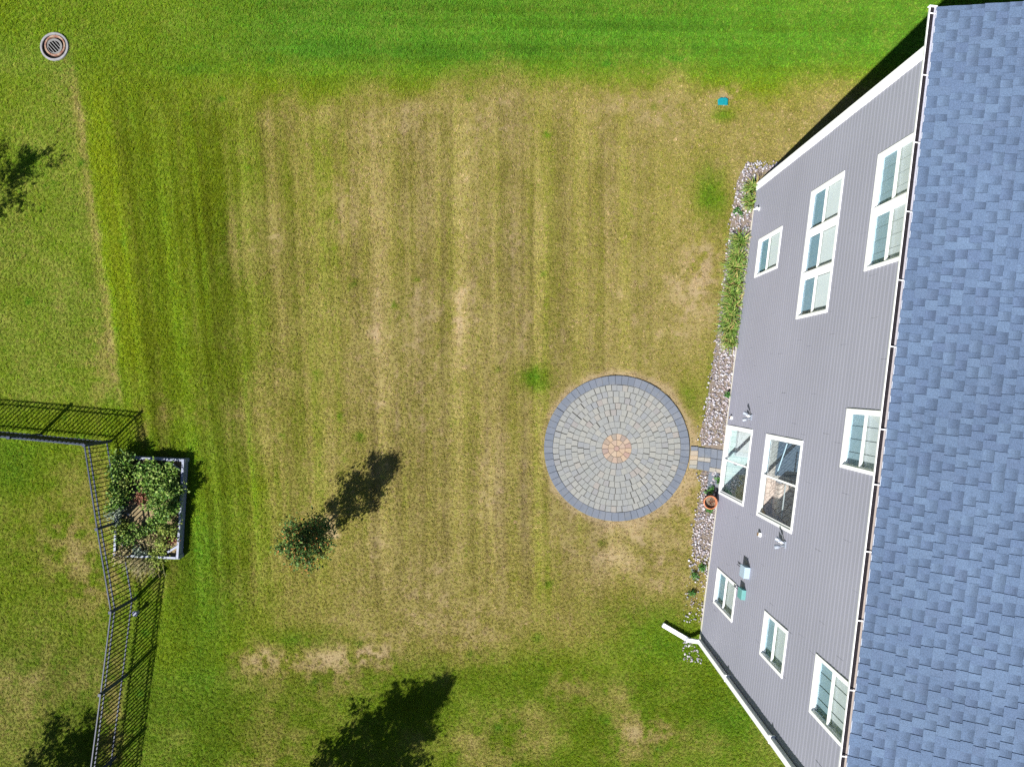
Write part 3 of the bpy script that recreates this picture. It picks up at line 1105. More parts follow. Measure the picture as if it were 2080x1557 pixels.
# fascia, rake boards, soffit
mb = MB()
mb.box(US + .022, US + .042, -RL + .03, -.03, EAVE_Z - .19, EAVE_Z - .012)
mb.build('fascia', M['white_metal'], house, loc=ROOF_LOC, rz=ROOF_ROT)
mb = MB()
mb.box(US + .045, .36, -RL + .03, -.03, EAVE_Z - .15, EAVE_Z - .135)
mb.build('soffit', M['white_metal'], house, loc=ROOF_LOC, rz=ROOF_ROT)
for y0 in (-.026, -RL + .004):
    mb = MB()
    vs = []
    for y in (y0, y0 + .022):
        vs += [(US + .02, y, roof_z(US) - .016), (ur, y, roof_z(ur) - .016), (ur, y, roof_z(ur) - .2), (US + .02, y, roof_z(US) - .2)]
    mb.add(vs, [(0, 1, 2, 3), (7, 6, 5, 4), (0, 4, 5, 1), (1, 5, 6, 2), (2, 6, 7, 3), (3, 7, 4, 0)])
    mb.build('rake_board', M['white_metal'], house, loc=ROOF_LOC, rz=ROOF_ROT)

# gutter: open trough with rolled front lip, straps, a black fill painting the lip's shadow and sandy drip edge
GT = EAVE_Z + .012
mb = MB()
prof = [(0.006, GT), (0.020, GT), (0.020, GT - .006), (0.012, GT - .008), (0.022, GT - .062), (0.118, GT - .062), (0.118, GT - .012), (0.122, GT - .012), (0.122, GT - .068), (0.03, GT - .068), (0.012, GT - .035)]
vs = [(x, -RL - .01, z) for x, z in prof] + [(x, 0.012, z) for x, z in prof]
n = len(prof)
fs = [(i, (i + 1) % n, n + (i + 1) % n, n + i) for i in range(n)]
fs += [tuple(range(n)), tuple(reversed(range(n, 2 * n)))]
mb.add(vs, fs)
mb.box(.004, .121, 0.004, 0.014, GT - .066, GT + .001)
mb.box(.004, .121, -RL - .012, -RL - .002, GT - .066, GT + .001)
gut = mb.build('gutter', M['white_metal'], house, loc=ROOF_LOC, rz=ROOF_ROT)
MB().box(.0235, .117, -RL, 0, GT - .061, GT - .034).build('debris', M['dark_debris'], gut)  # black fill stands for the shadow behind the front lip
mb = MB()
mb.add([(.090, -RL, GT - .030), (.126, -RL, EAVE_Z - .008), (.126, 0, EAVE_Z - .008), (.090, 0, GT - .030), (.090, -RL, GT - .034), (.126, -RL, EAVE_Z - .012), (.126, 0, EAVE_Z - .012), (.090, 0, GT - .034)],
       [(0, 1, 2, 3), (7, 6, 5, 4), (0, 3, 7, 4)])
mb.build('drip_edge', M['drip_edge'], gut)
for hy in (27, 153, 291, 432, 572, 708, 877, 990, 1127, 1268, 1410, 1545, 1680):
    y = -(hy - 12) / 138.0
    MB().box(.008, .100, y - .008, y + .008, GT + .001, GT + .005).build('hanger', M['white_metal'], gut)

# --- downspout at the south corner
ds = HOUSE_LEN - .075
mb = MB()
mb.box(-.125, -.036, -ds - .06, -ds + .06, .30, 8.1)
dsp = mb.build('downspout', M['white_metal'], house, bevel=.006)
# elbow and extension lying on the grass
MB().bar(L(-.075, ds, .33), L(-.36, ds + .06, .10), .1, .08).build('elbow', M['white_metal'], dsp, bevel=.008)
e = MB()
e.bar(L(-.33, ds + .055, .10), L(-1.03, ds - .245, .075), .115, .085)
e.build('extension', M['white_metal'], dsp, bevel=.01)
e = MB()
e.bar(L(-.395, ds + .09, .118), L(-.375, ds - .04, .118), .02, .10)
e.build('strap', M['steel_light'], dsp)
for z in (2.72, 5.6):
    b = MB()
    b.box(-.134, -.02, -ds - .062, -ds + .095, z, z + .05)
    b.build('bracket', M['white_metal'], dsp, bevel=.003)

# --- things fixed to the wall
# faucet
f = MB()
f.tube([L(-.01, .755, .60), L(-.09, .755, .60)], [.016, .016], 8)
f.tube([L(-.09, .755, .60), L(-.14, .77, .53)], [.015, .013], 8)
f.box(-.02, -.012, -.80, -.71, .55, .65)
fc = f.build('faucet', M['white_vinyl'], house)
f = MB()
f.tube([L(-.085, .755, .64), L(-.085, .755, .655)], [.035, .035], 10)
f.build('tap_handle', M['white_metal'], fc)


def flood(s, z):
    b = MB()
    b.box(-.035, -.008, -s - .07, -s + .07, z - .07, z + .07)
    lt = b.build('wall_light', M['steel_light'], house, bevel=.008)
    for k in (-1, 1):
        h = MB()
        p0 = Vector(L(-.03, s + k * .025, z))
        p1 = Vector(L(-.10, s + k * .055, z - .01))
        p2 = Vector(L(-.18, s + k * .085, z - .06))
        h.tube([p0, p1], [.014, .014], 8)
        h.tube([p1, p1 + (p2 - p1) * .3, p2], [.024, .04, .048], 12)
        h.build('lamp_head', M['steel_light'], lt, smooth=False)
    b = MB()
    b.tube([L(-.03, s, z - .05), L(-.10, s - .02, z - .10)], [.022, .03], 10)
    b.build('sensor', M['white_vinyl'], lt)
    return lt


flood(6.055, 1.98)['label'] = 'twin floodlight above the ground-floor sliding door'
flood(8.44, 4.94)['label'] = 'twin floodlight beside the middle-floor sliding door'
for (s, z) in ((6.14, .49), (8.535, 3.54)):
    b = MB().box(-.065, -.010, -s - .042, -s + .042, z - .06, z + .06)
    ob = b.build('outlet_box', M['white_vinyl'], house, bevel=.006)
    MB().box(-.072, -.065, -s - .034, -s + .034, z - .05, z + .035).build('cover', M['brown_plastic'], ob)
for (s, z, w, h, d, m_) in ((9.475, 3.04, .25, .30, .13, 'box_blue'), (9.985, 2.97, .22, .27, .10, 'box_teal')):
    b = MB().box(-d, -.008, -s - w / 2, -s + w / 2, z - h / 2, z + h / 2)
    ub = b.build('utility_box', M[m_], house, bevel=.008)
    MB().box(-d - .012, -d - .001, -s - w / 2 - .006, -s + w / 2 + .006, z - h / 2 - .004, z + h / 2 + .006).build('lid', M[m_], ub, bevel=.004)
    MB().tube([L(-.05, s, z - h / 2), L(-.05, s, z - h / 2 - .5)], [.014, .014], 8).build('conduit', M['siding'], ub)

# ------------------------------------------------------------------ patio
patio = empty('patio', PATIO)
tag(patio, 'round paver patio with blue-grey border ring and orange centre', 'patio')
mb = MB()
mb.lathe([(0.0001, 0.0), (PATIO_R - .012, 0.0), (PATIO_R - .012, .029), (0.0001, .029)], 72, close=False)
mb.build('joint_sand', M['sand_joint'], patio)


def sector(r0, r1, a0, a1, z1, gap=.004, ch=.006, jit=None, seg=2):
    """ring sector centred on angle 0 -> MB"""
    poly = []
    da0 = gap / r1
    for k in range(seg + 1):
        a = a0 + da0 + (a1 - a0 - 2 * da0) * k / seg
        poly.append(((r1 - gap / 2) * math.cos(a), (r1 - gap / 2) * math.sin(a)))
    da1 = gap / max(r0, .04)
    for k in range(seg, -1, -1):
        a = a0 + da1 + (a1 - a0 - 2 * da1) * k / seg
        poly.append(((r0 + gap / 2) * math.cos(a), (r0 + gap / 2) * math.sin(a)))
    # inner run reversed -> counter-clockwise outline
    return poly


PZ = 0.045
r = 5.6 / S0
mb = MB()
mb.prism([(r * .95 * math.cos(a * math.pi / 4), r * .95 * math.sin(a * math.pi / 4)) for a in range(8)], .005, PZ, .006)
mb.build('centre_stone', M['paver_brown'], patio)
rings = [(5.6, 17.6, 8, 'centre'), (17.6, 30.0, 16, 'centre')]
r_in, r_bd = 30.0, 129.5
nr = 8
for k in range(nr):
    a, b = r_in + (r_bd - r_in) * k / nr, r_in + (r_bd - r_in) * (k + 1) / nr
    rings.append((a, b, int(round(math.pi * (a + b) / 11.4)), 'light'))
rings.append((r_bd + .3, 147.5, 66, 'border'))
light_total = sum(q[2] for q in rings if q[3] == 'light')
skip = max(0, light_total - 300)
mass = MB()
for ri, (a, b, cnt, kind) in enumerate(rings):
    r0, r1 = a / S0, b / S0
    gap = .003 if kind == 'border' else .0034
    step = 2 * math.pi / cnt
    poly = sector(r0, r1, -step / 2, step / 2, PZ, gap)
    # tumbled light pavers have knocked-off corners
    mesh_ = MB().prism(poly, .006, PZ, .007 if kind == 'light' else .005).mesh('paver', M[{'light': 'paver_grey', 'border': 'paver_border', 'centre': 'paver_orange'}[kind]])
    off = rng.uniform(0, step)
    for k in range(cnt):
        an = off + k * step + (rng.uniform(-.06, .06) * step if kind == 'light' else 0)
        if kind == 'light' and skip > 0:
            skip -= 1
            ca, sa = math.cos(an), math.sin(an)
            tmp = MB().prism([(x * ca - y * sa, x * sa + y * ca) for x, y in poly], .006, PZ + rng.uniform(-.003, .003), .007)
            mass.add(tmp.v, tmp.f)
            continue
        o = bpy.data.objects.new({'light': 'paver', 'border': 'border_paver', 'centre': 'centre_paver'}[kind], mesh_)
        C.objects.link(o)
        o.parent = patio
        o.rotation_euler = (rng.uniform(-.006, .006), rng.uniform(-.006, .006), an)
        o.location = (0, 0, rng.uniform(-.003, .003))
        if kind == 'light':
            sc = rng.uniform(.995, 1.003)
            o.scale = (sc, rng.uniform(.93, 1.0), 1)
        if kind == 'centre' and ((ri == 1 and k % 2 == 0) or (ri == 1 and rng.random() < .3)):
            o.material_slots[0].link = 'OBJECT'
            o.material_slots[0].material = M['paver_brown']
if mass.v:
    tag(mass.build('inner_pavers', M['paver_grey_mass'], patio), kind='stuff')

# ------------------------------------------------------------------ paved path to the door
path = empty('paved_path', G(1435, 935))
tag(path, 'short stepping path of blue-grey and cream pavers between patio and door', 'path')


def zz(x, y):
    return G(1340 + x / 7.786, 880 + y / 7.786)


PV = [((490, 200), (602, 205), (598, 268), (490, 266), 'paver_border'), ((486, 268), (602, 270), (600, 344), (480, 344), 'paver_cream'),
      ((480, 346), (599, 347), (594, 417), (476, 415), 'paver_cream'), ((475, 418), (593, 419), (586, 494), (468, 488), 'paver_cream'), ((466, 490), (585, 496), (578, 548), (458, 544), 'paver_grey'),
      ((610, 215), (706, 226), (704, 370), (604, 364), 'paver_border'), ((603, 367), (703, 373), (696, 438), (598, 430), 'paver_cream'), ((597, 433), (694, 441), (686, 578), (588, 566), 'paver_border'),
      ((709, 228), (806, 234), (802, 380), (706, 374), 'paver_border'), ((705, 377), (800, 384), (794, 452), (698, 442), 'paver_cream'), ((696, 446), (792, 456), (780, 594), (688, 580), 'paver_border'),
      ((810, 236), (910, 250), (900, 398), (804, 384), 'paver_border'), ((802, 388), (898, 402), (886, 542), (788, 526), 'paver_border'), ((786, 530), (884, 546), (874, 612), (776, 598), 'paver_cream'),
      ((774, 602), (872, 616), (856, 764), (758, 748), 'paver_border'), ((757, 752), (855, 768), (842, 900), (745, 885), 'paver_border'),
      ((914, 252), (1020, 266), (1010, 414), (904, 400), 'paver_border'), ((902, 404), (1008, 418), (996, 560), (890, 545), 'paver_border'), ((888, 549), (995, 564), (986, 628), (878, 613), 'paver_cream'),
      ((876, 617), (985, 632), (968, 780), (860, 765), 'paver_border'), ((859, 769), (967, 784), (955, 915), (846, 902), 'paver_border')]
for (p1, p2, p3, p4, m_) in PV:
    q = [zz(*p) - path.location for p in (p4, p3, p2, p1)]
    cx = sum((a for a in q), Vector()) / 4
    q = [(cx.x + (a.x - cx.x) * .985, cx.y + (a.y - cx.y) * .985) for a in q]
    o = MB().prism(q, .002, .042 + rng.uniform(-.004, .004), .005).build('paver', M[m_], path)
mb = MB()
q = [zz(*p) - path.location for p in ((470, 545), (745, 590), (745, 880), (950, 910), (1010, 260), (620, 215), (490, 205))]
mb.prism([(a.x, a.y) for a in q], -.01, .024)
mb.build('joint_sand', M['sand_joint'], path)

# ------------------------------------------------------------------ gravel bed along the wall
GL = [(1560, 340), (1530, 343), (1507, 346), (1497, 368), (1490, 410), (1484, 455), (1478, 500), (1470, 560), (1463, 625), (1455, 690), (1446, 745), (1438, 800), (1431, 850), (1421, 880), (1424, 906)]
GL2 = [(1423, 960), (1424, 1000), (1414, 1040), (1408, 1090), (1402, 1140), (1396, 1180), (1391, 1220), (1388, 1262)]


def wall_px(py):
    return 1535 + (py - 378) * (1420.5 - 1535) / (1300 - 378)


def left_edge(v):
    y1 = np.array([p[1] for p in GL[2:]] + [p[1] for p in GL2], float)
    x1 = np.array([p[0] for p in GL[2:]] + [p[0] for p in GL2], float)
    return np.interp(v, y1, x1)


bedpoly = [G(*p) for p in GL + [(1432, 906), (1432, 945)] + GL2[:4] + [(1408, 1118), (1420, 1132)]]
right = [G(wall_px(y) + 4, y) for y in (1128, 1050, 900, 700, 500, 378)] + [G(1600, 332), G(1590, 325)]
mb = MB()
mb.prism([(p.x, p.y) for p in bedpoly + right], .004, .016)
gb = mb.build('gravel_bed', M['gravel_bed'])
tag(gb, kind='structure')

nprng = np.random.RandomState(5)


def ico():
    p = (1 + 5 ** .5) / 2
    v = np.array([(-1, p, 0), (1, p, 0), (-1, -p, 0), (1, -p, 0), (0, -1, p), (0, 1, p), (0, -1, -p), (0, 1, -p), (p, 0, -1), (p, 0, 1), (-p, 0, -1), (-p, 0, 1)], float)
    v /= np.linalg.norm(v[0])
    f_ = [(0, 11, 5), (0, 5, 1), (0, 1, 7), (0, 7, 10), (0, 10, 11), (1, 5, 9), (5, 11, 4), (11, 10, 2), (10, 7, 6), (7, 1, 8), (3, 9, 4), (3, 4, 2), (3, 2, 6), (3, 6, 8), (3, 8, 9),
          (4, 9, 5), (2, 4, 11), (6, 2, 10), (8, 6, 7), (9, 8, 1)]
    return v, np.array(f_)


IV, IF = ico()
pts = []
N = 26000
uu = nprng.uniform(1385, 1600, N)
vv = nprng.uniform(325, 1345, N)
le = left_edge(vv) + nprng.normal(0, 3.5, N)
wl = 1535 + (vv - 378) * (1420.5 - 1535) / (1300 - 378)
ok = (uu > le) & (uu < wl + 1) & (vv > 346) & (vv < 1262) & ~((vv > 903) & (vv < 957) & (uu > 1395))
ok |= (vv > 328) & (vv <= 372) & (uu > 1510 - (vv - 346) * .2) & (uu < 1600) & (vv < 352 + nprng.normal(0, 2, N))
thin = ss(1080, 1190, vv) * .8 * ss(.3, .5, fbm(uu / 14, vv / 14, 91, 2))                # the bed thins out into weeds towards the downspout
ok &= nprng.rand(N) > thin
pat = (vv > 1290) & (vv < 1345) & (np.abs(uu - (1375 + (vv - 1290) * .75)) < 22) & (uu < 1430) & (nprng.rand(N) < .5)
ok |= pat
uu, vv = uu[ok], vv[ok]
X = (uu - 1040) / S0
Y = -(vv - 778.5) / S0
n = len(X)
rad = .009 + .026 * nprng.rand(n) ** 1.7
sc = np.stack([rad * nprng.uniform(.8, 1.4, n), rad * nprng.uniform(.7, 1.1, n), rad * nprng.uniform(.5, .8, n)], -1)
rot = nprng.uniform(0, 6.28, n)
V = IV[None] * (1 + nprng.uniform(-.14, .14, (n, 12, 1))) * sc[:, None, :]
cr, sr = np.cos(rot)[:, None], np.sin(rot)[:, None]
V = np.stack([V[..., 0] * cr - V[..., 1] * sr + X[:, None], V[..., 0] * sr + V[..., 1] * cr + Y[:, None], V[..., 2] + (.014 + rad * .45 + nprng.uniform(0, .012, n))[:, None]], -1)
Fc = (IF[None] + (np.arange(n) * 12)[:, None, None]).reshape(-1)
gravel = bpy.data.objects.new('gravel', np_mesh('gravel', V, Fc, 3, M['river_rock']))
C.objects.link(gravel)
tag(gravel, 'pinkish grey river rock spread along the foot of the wall', 'gravel', kind='stuff')


# ------------------------------------------------------------------ leaves
def leaf_mesh(name, P, Dr, Ln, Wd, mat, seed, fold=.25, flat=0.0):
    """many leaves: P base points (n,3), Dr directions (n,3)"""
    r_ = np.random.RandomState(seed)
    n = len(P)
    Dr = Dr / np.linalg.norm(Dr, axis=1, keepdims=True)
    rv = r_.normal(size=(n, 3))
    rv[:, 2] += flat * 4
    sd = np.cross(Dr, rv)
    sd /= np.linalg.norm(sd, axis=1, keepdims=True) + 1e-9
    nm = np.cross(sd, Dr)
    Ln = np.asarray(Ln).reshape(-1, 1)
    Wd = np.asarray(Wd).reshape(-1, 1)
    a = P
    b = P + Dr * Ln * .5 + sd * Wd * .5 + nm * Wd * fold
    c_ = P + Dr * Ln
    d = P + Dr * Ln * .5 - sd * Wd * .5 + nm * Wd * fold
    V = np.stack([a, b, c_, d], 1)
    base = (np.arange(n) * 4)[:, None, None]
    F = (np.array([(0, 1, 2), (0, 2, 3)])[None] + base).reshape(-1)
    return np_mesh(name, V, F, 3, mat)


def strap_mesh(name, P, az, ln, wd, lift, mat, seg=4):
    """arching strap leaves"""
    n = len(P)
    V = []
    for i in range(seg + 1):
        t = i / seg
        out = ln * (t * .95 - .12 * t * t)
        up = lift * (np.sin(np.minimum(t * 2.3, math.pi)) * 1.0)
        cx = P[:, 0] + np.cos(az) * out
        cy = P[:, 1] + np.sin(az) * out
        cz = P[:, 2] + up
        w = wd * (1 - t) ** .6 * .5 + .0005
        V.append(np.stack([cx - np.sin(az) * w, cy + np.cos(az) * w, cz], -1))
        V.append(np.stack([cx + np.sin(az) * w, cy - np.cos(az) * w, cz], -1))
    V = np.stack(V, 1)
    k = 2 * (seg + 1)
    q = []
    for i in range(seg):
        q.append((2 * i, 2 * i + 1, 2 * i + 3, 2 * i + 2))
    F = (np.array(q)[None] + (np.arange(n) * k)[:, None, None]).reshape(-1)
    return np_mesh(name, V, F, 4, mat)


def mesh_obj(name, me, parent):
    o = bpy.data.objects.new(name, me)
    C.objects.link(o)
    o.parent = parent
    return o


def tree(name, label, base, h, rad, z0, nleaf, lsize, seed, mat='leaf_tree', tr=.03, lean=(0, 0), shape=1.0, limbs=26, orange=0, group=None, spread=.16, taper=0.0):
    r_ = np.random.RandomState(seed)
    root = empty(name, base)
    tag(root, label, 'tree', group)
    mb = MB()
    tp = [(0, 0, -.05), (lean[0] * .2, lean[1] * .2, h * .25), (lean[0] * .5, lean[1] * .5, h * .55), (lean[0], lean[1], h * .97)]
    mb.tube(tp, [tr * 1.25, tr, tr * .62, tr * .12], 8)
    mb.build('trunk', M['bark'], root, smooth=True)
    lb = MB()
    ends = []
    for k in range(limbs):
        t = (k + .5) / limbs
        zb = z0 + (h * .96 - z0) * t
        env = rad * (math.sin(math.pi * min(1, (t * .82 + .16))) ** .75) * shape
        if t > .7: env *= 1 - (t - .7) * 1.6
        env *= 1 - taper * t
        an = k * 2.4 + r_.uniform(-.4, .4)
        ln_ = max(.12, env * r_.uniform(.75, 1.12))
        f_ = zb / h
        p0 = Vector((lean[0] * f_, lean[1] * f_, zb * .96))
        p1 = p0 + Vector((math.cos(an) * ln_ * .55, math.sin(an) * ln_ * .55, ln_ * .35))
        p2 = p0 + Vector((math.cos(an) * ln_, math.sin(an) * ln_, ln_ * .85))
        rr0 = tr * .45 * (1 - t * .7)
        lb.tube([p0, p1, p2], [rr0, rr0 * .6, rr0 * .2], 5)
        ends.append((p0, p1, p2))
        for j in range(3):
            q0 = p0.lerp(p1, .5).lerp(p1.lerp(p2, .6), r_.uniform(.2, 1))
            dd = Vector((r_.normal(), r_.normal(), abs(r_.normal()) * .8)).normalized() * ln_ * r_.uniform(.25, .5)
            lb.tube([q0, q0 + dd], [rr0 * .3, rr0 * .1], 4)
            ends.append((q0, q0 + dd * .5, q0 + dd))
    ends.append((Vector((lean[0] * .9, lean[1] * .9, h * .85)), Vector((lean[0], lean[1], h * .93)), Vector((lean[0], lean[1], h))))
    lb.build('limbs', M['bark'], root)
    P = []
    for i in range(nleaf):
        e = ends[r_.randint(len(ends))]
        t = r_.beta(2.2, 1.2)
        p = e[0].lerp(e[1], t * 2) if t < .5 else e[1].lerp(e[2], t * 2 - 1)
        P.append(np.array(p) + r_.normal(size=3) * rad * spread * (.35 + .65 * r_.rand()))
    P = np.array(P)
    P[:, 2] = np.clip(P[:, 2], z0 * .8, h * 1.02)
    Dr = r_.normal(size=(nleaf, 3)) + P * np.array([1.2, 1.2, 0]) / rad + np.array([0, 0, .1])
    ls = lsize * r_.uniform(.6, 1.25, nleaf)
    mesh_obj('foliage', leaf_mesh('foliage', P, Dr, ls, ls * r_.uniform(.5, .75, nleaf), M[mat], seed + 1), root)
    if orange:
        idx = r_.randint(0, len(ends), orange)
        hi = [e for e in ends if e[2].z > h * .55]
        P2 = np.array([np.array(hi[r_.randint(len(hi))][2]) + r_.normal(size=3) * rad * .13 for _ in idx])
        Dr = r_.normal(size=(orange, 3)) + np.array([0, 0, .5])
        ls = lsize * r_.uniform(.5, 1.0, orange)
        nl = mesh_obj('new_growth', leaf_mesh('new_growth', P2, Dr, ls, ls * .5, M['leaf_orange'], seed + 2), root)
        nl['label'] = 'orange-tinted young leaves at the top'
    return root


tree('young_tree', 'young slender tree with orange-tipped leaves standing alone on the lawn', G(656, 1071), 2.9, .60, .32, 6800, .07, 3, tr=.022, limbs=30, orange=1000, lean=(.02, .04), spread=.2)
tree('lawn_tree', 'broad leafy tree at the bottom edge throwing the large black shadow', G(606, 1672), 6.3, 1.65, 1.0, 11000, .12, 8, tr=.07, limbs=46, lean=(.1, .0), spread=.085, taper=.78)
tree('yard_tree', 'small open tree beyond the lower left corner shading the fence', G(20, 1664), 3.4, 1.3, .9, 4600, .11, 14, tr=.045, limbs=26, spread=.10)
tree('sparse_tree', 'thin twiggy tree past the left edge with feathery shadow', G(-112, 495), 3.75, 1.0, 1.2, 1700, .10, 21, tr=.035, limbs=22, spread=.09)

# ------------------------------------------------------------------ fence
FZ = 1.234
fence_pts = [G(-72, 868), G(83, 882), G(226, 895.6), G(250.4, 1056), G(276.6, 1213.6), G(257, 1370), G(235, 1536), G(213, 1703)]
fence = empty('fence', fence_pts[2])
tag(fence, 'dark blue-black metal picket fence with flat rails turning a corner by the planter', 'fence')
FO = fence_pts[2]
pm = MB().box(-.031, .031, -.031, .031, -.05, FZ + .03)
pm.box(-.036, .036, -.036, .036, FZ + .03, FZ + .045)
post_me = pm.mesh('post', M['fence_paint'])
pk_me = MB().box(-.0105, .0105, -.0105, .0105, .10, FZ - .004).mesh('picket', M['picket_paint'])
for i, p in enumerate(fence_pts):
    o = bpy.data.objects.new('post', post_me)
    C.objects.link(o)
    o.parent = fence
    o.location = p - FO
    d = (fence_pts[min(i + 1, len(fence_pts) - 1)] - fence_pts[max(0, i - 1)])
    o.rotation_euler = (rng.uniform(-.006, .006), rng.uniform(-.006, .006), math.atan2(d.y, d.x))
for a, b in zip(fence_pts, fence_pts[1:]):
    a, b = a - FO, b - FO
    d = (b - a)
    ln_ = d.length
    d.normalize()
    an = math.atan2(d.y, d.x)
    for z in (FZ - .012, 1.045, .215):
        r0 = MB().bar(a + d * .034 + Vector((0, 0, z)), b - d * .034 + Vector((0, 0, z)), .027, .03)
        r0.build('rail', M['fence_paint'], fence)
    k = max(3, int(round(ln_ / .113)))
    for j in range(1, k):
        o = bpy.data.objects.new('picket', pk_me)
        C.objects.link(o)
        o.parent = fence
        o.location = a + d * (ln_ * j / k)
        o.rotation_euler = (0, 0, an)

# ------------------------------------------------------------------ raised planter with its plants
PC = [G(384, 930), G(372, 1130), G(242, 1124), G(250, 924)]     # NE, SE, SW, NW feet
pl_o = (PC[0] + PC[1] + PC[2] + PC[3]) / 4
planter = empty('raised_planter', pl_o)
tag(planter, 'raised garden bed boxed in pale blue-white boards beside the fence', 'planter')
PH = .27
for i in range(4):
    a, b = PC[i] - pl_o, PC[(i + 1) % 4] - pl_o
    d = (b - a).normalized()
    inw = -(a + b) / 2
    inw = (inw - d * inw.dot(d)).normalized()
    for k in range(2):
        e0, e1 = a + inw * .025 + d * .05, b + inw * .025 - d * .05
        o = MB().bar(e0 + Vector((0, 0, .068 + k * .133)), e1 + Vector((0, 0, .068 + k * .133)), .04, .13).build('board', M['planter_board'], planter, bevel=.006)
    o = MB().bar(a + inw * .028 + d * .062 + Vector((0, 0, PH + .013)), b + inw * .028 - d * .002 + Vector((0, 0, PH + .013)), .06, .022).build('cap_rail', M['planter_board'], planter, bevel=.004)
    o = MB().box(-.05, .05, -.05, .05, -.05, PH - .004).build('corner_post', M['planter_board'], planter, loc=(PC[i] - pl_o) * .965, bevel=.006)
    # corner brace under the cap
for i in (0, 1):
    q = PC[i] - pl_o
    cdir = -q.normalized()
    s_ = Vector((-cdir.y, cdir.x, 0))
    MB().bar(q + cdir * .3 + s_ * .17 + Vector((0, 0, PH - .03)), q + cdir * .3 - s_ * .17 + Vector((0, 0, PH - .03)), .05, .03).build('brace', M['planter_board'], planter)
mb = MB()
q = [(p - pl_o) * .965 for p in reversed(PC)]
mb.prism([(p.x, p.y) for p in q], -.01, .17)
mb.build('soil', M['bed_soil'], planter)


def bushy(label, px, py, rad, h, n, mat, seed, lsize=.06, stems=6, z=.16, cat='plant', nm='leafy_plant', tall=0, group='plants in the raised garden bed'):
    r_ = np.random.RandomState(seed)
    root = empty(nm, G(px, py, 0) + Vector((0, 0, z)))
    tag(root, label, cat, group)
    P = []
    sm = MB()
    tips = []
    for k in range(stems + tall):
        an = r_.uniform(0, 6.28)
        d = r_.uniform(.1, .95) * rad
        hh = h * r_.uniform(.6, 1.05) * (1 - .35 * (d / rad) ** 2)
        if k >= stems:
            hh = h * r_.uniform(1.5, 2.1)
            d *= .6
        tp = Vector((math.cos(an) * d, math.sin(an) * d, hh))
        sm.tube([(tp.x * .2, tp.y * .2, -.02), (tp.x * .6, tp.y * .6, hh * .6), tp], [.006, .005, .002], 5)
        tips.append((tp, k >= stems))
    for i in range(n):
        tp, tl = tips[r_.randint(len(tips))]
        t = r_.beta(2.5, 1.1)
        q = np.array([tp.x * (.2 + .8 * t), tp.y * (.2 + .8 * t), tp.z * t])
        P.append(q + r_.normal(size=3) * (rad * .22 if not tl else .025) * np.array([1, 1, .5]))
    P = np.array(P)
    P[:, 2] = np.maximum(P[:, 2], .01)
    Dr = r_.normal(size=(n, 3)) * np.array([1, 1, .45]) + np.array([0, 0, .12])
    ls = lsize * r_.uniform(.55, 1.3, n)
    mesh_obj('foliage', leaf_mesh('foliage', P, Dr, ls, ls * r_.uniform(.5, .85, n), M[mat], seed + 3, flat=.35), root)
    sm.build('stems', M['weed'] if mat != 'leaf_rust' else M['leaf_rust'], root)
    return root


PLANTS = [
    ('dark green leafy plant filling the planter corner nearest the fence corner', 262, 948, .36, .50, 900, 'leaf_bed', .085, 12, 0),
    ('green plant spilling along the top board of the planter', 306, 952, .34, .42, 800, 'leaf_bed', .075, 12, 0),
    ('green plant in the top right corner of the planter', 346, 952, .30, .34, 640, 'leaf_bed', .07, 10, 0),
    ('yellow-green plant near the fence in the upper planter', 268, 976, .26, .44, 420, 'leaf_bed_yellow', .065, 9, 0),
    ('bright green plant in the upper middle of the planter', 310, 980, .34, .40, 760, 'leaf_bed', .075, 11, 0),
    ('tall-stemmed green plant along the right board, upper half of the planter', 346, 988, .32, .45, 760, 'leaf_bed', .07, 11, 4),
    ('dark green plant left of the rusty dried plant', 254, 1012, .32, .46, 700, 'leaf_bed', .075, 10, 0),
    ('tall-stemmed green plant at the right board, middle of the planter', 342, 1026, .32, .45, 760, 'leaf_bed', .07, 11, 6),
    ('green plant just right of the rusty dried plant', 316, 1014, .28, .36, 540, 'leaf_bed', .065, 9, 0),
    ('rusty brown dried plant in the planter', 288, 1006, .20, .30, 260, 'leaf_rust', .07, 10, 0),
    ('silvery grey plant leaning through the fence pickets', 246, 1034, .26, .42, 420, 'leaf_bed_grey', .06, 9, 0),
    ('green plant below the bare soil in the planter', 286, 1074, .26, .28, 420, 'leaf_bed', .065, 8, 0),
    ('thin tall-stemmed plant at the right board, lower half of the planter', 346, 1066, .28, .34, 420, 'leaf_bed_yellow', .06, 9, 6),
    ('small yellow-green plant in the lower right of the planter', 336, 1096, .26, .22, 300, 'leaf_bed_yellow', .055, 8, 3),
    ('low green plant by the fence, below the silvery one', 262, 1086, .28, .24, 380, 'leaf_bed', .06, 9, 0),
    ('sprawling straw-yellow plant in the middle of the lower planter', 312, 1092, .3, .2, 380, 'straw', .06, 10, 0),
    ('leafy plant hanging over the fence side of the planter, below its corner', 246, 985, .24, .42, 460, 'leaf_bed', .07, 9, 0),
    ('loose green plant over the fence side of the lower planter', 248, 1064, .24, .3, 420, 'leaf_bed_yellow', .06, 9, 0),
    ('straw-yellow plant drooping over the lower left planter corner', 258, 1116, .28, .22, 420, 'straw', .07, 10, 0),
    ('reddish withered plant in the lower right of the planter', 352, 1090, .16, .2, 200, 'leaf_rust', .055, 8, 0),
    ('feathery yellow-green plant hiding the middle of the lower planter board', 318, 1122, .26, .22, 420, 'leaf_bed_yellow', .055, 10, 0),
    ('low dark green plant right of the bare soil in the planter', 322, 1056, .24, .24, 420, 'leaf_bed', .06, 9, 0),
    ('pale grey tuft at the lower board of the planter', 290, 1112, .22, .2, 260, 'leaf_bed_grey', .055, 7, 0)]
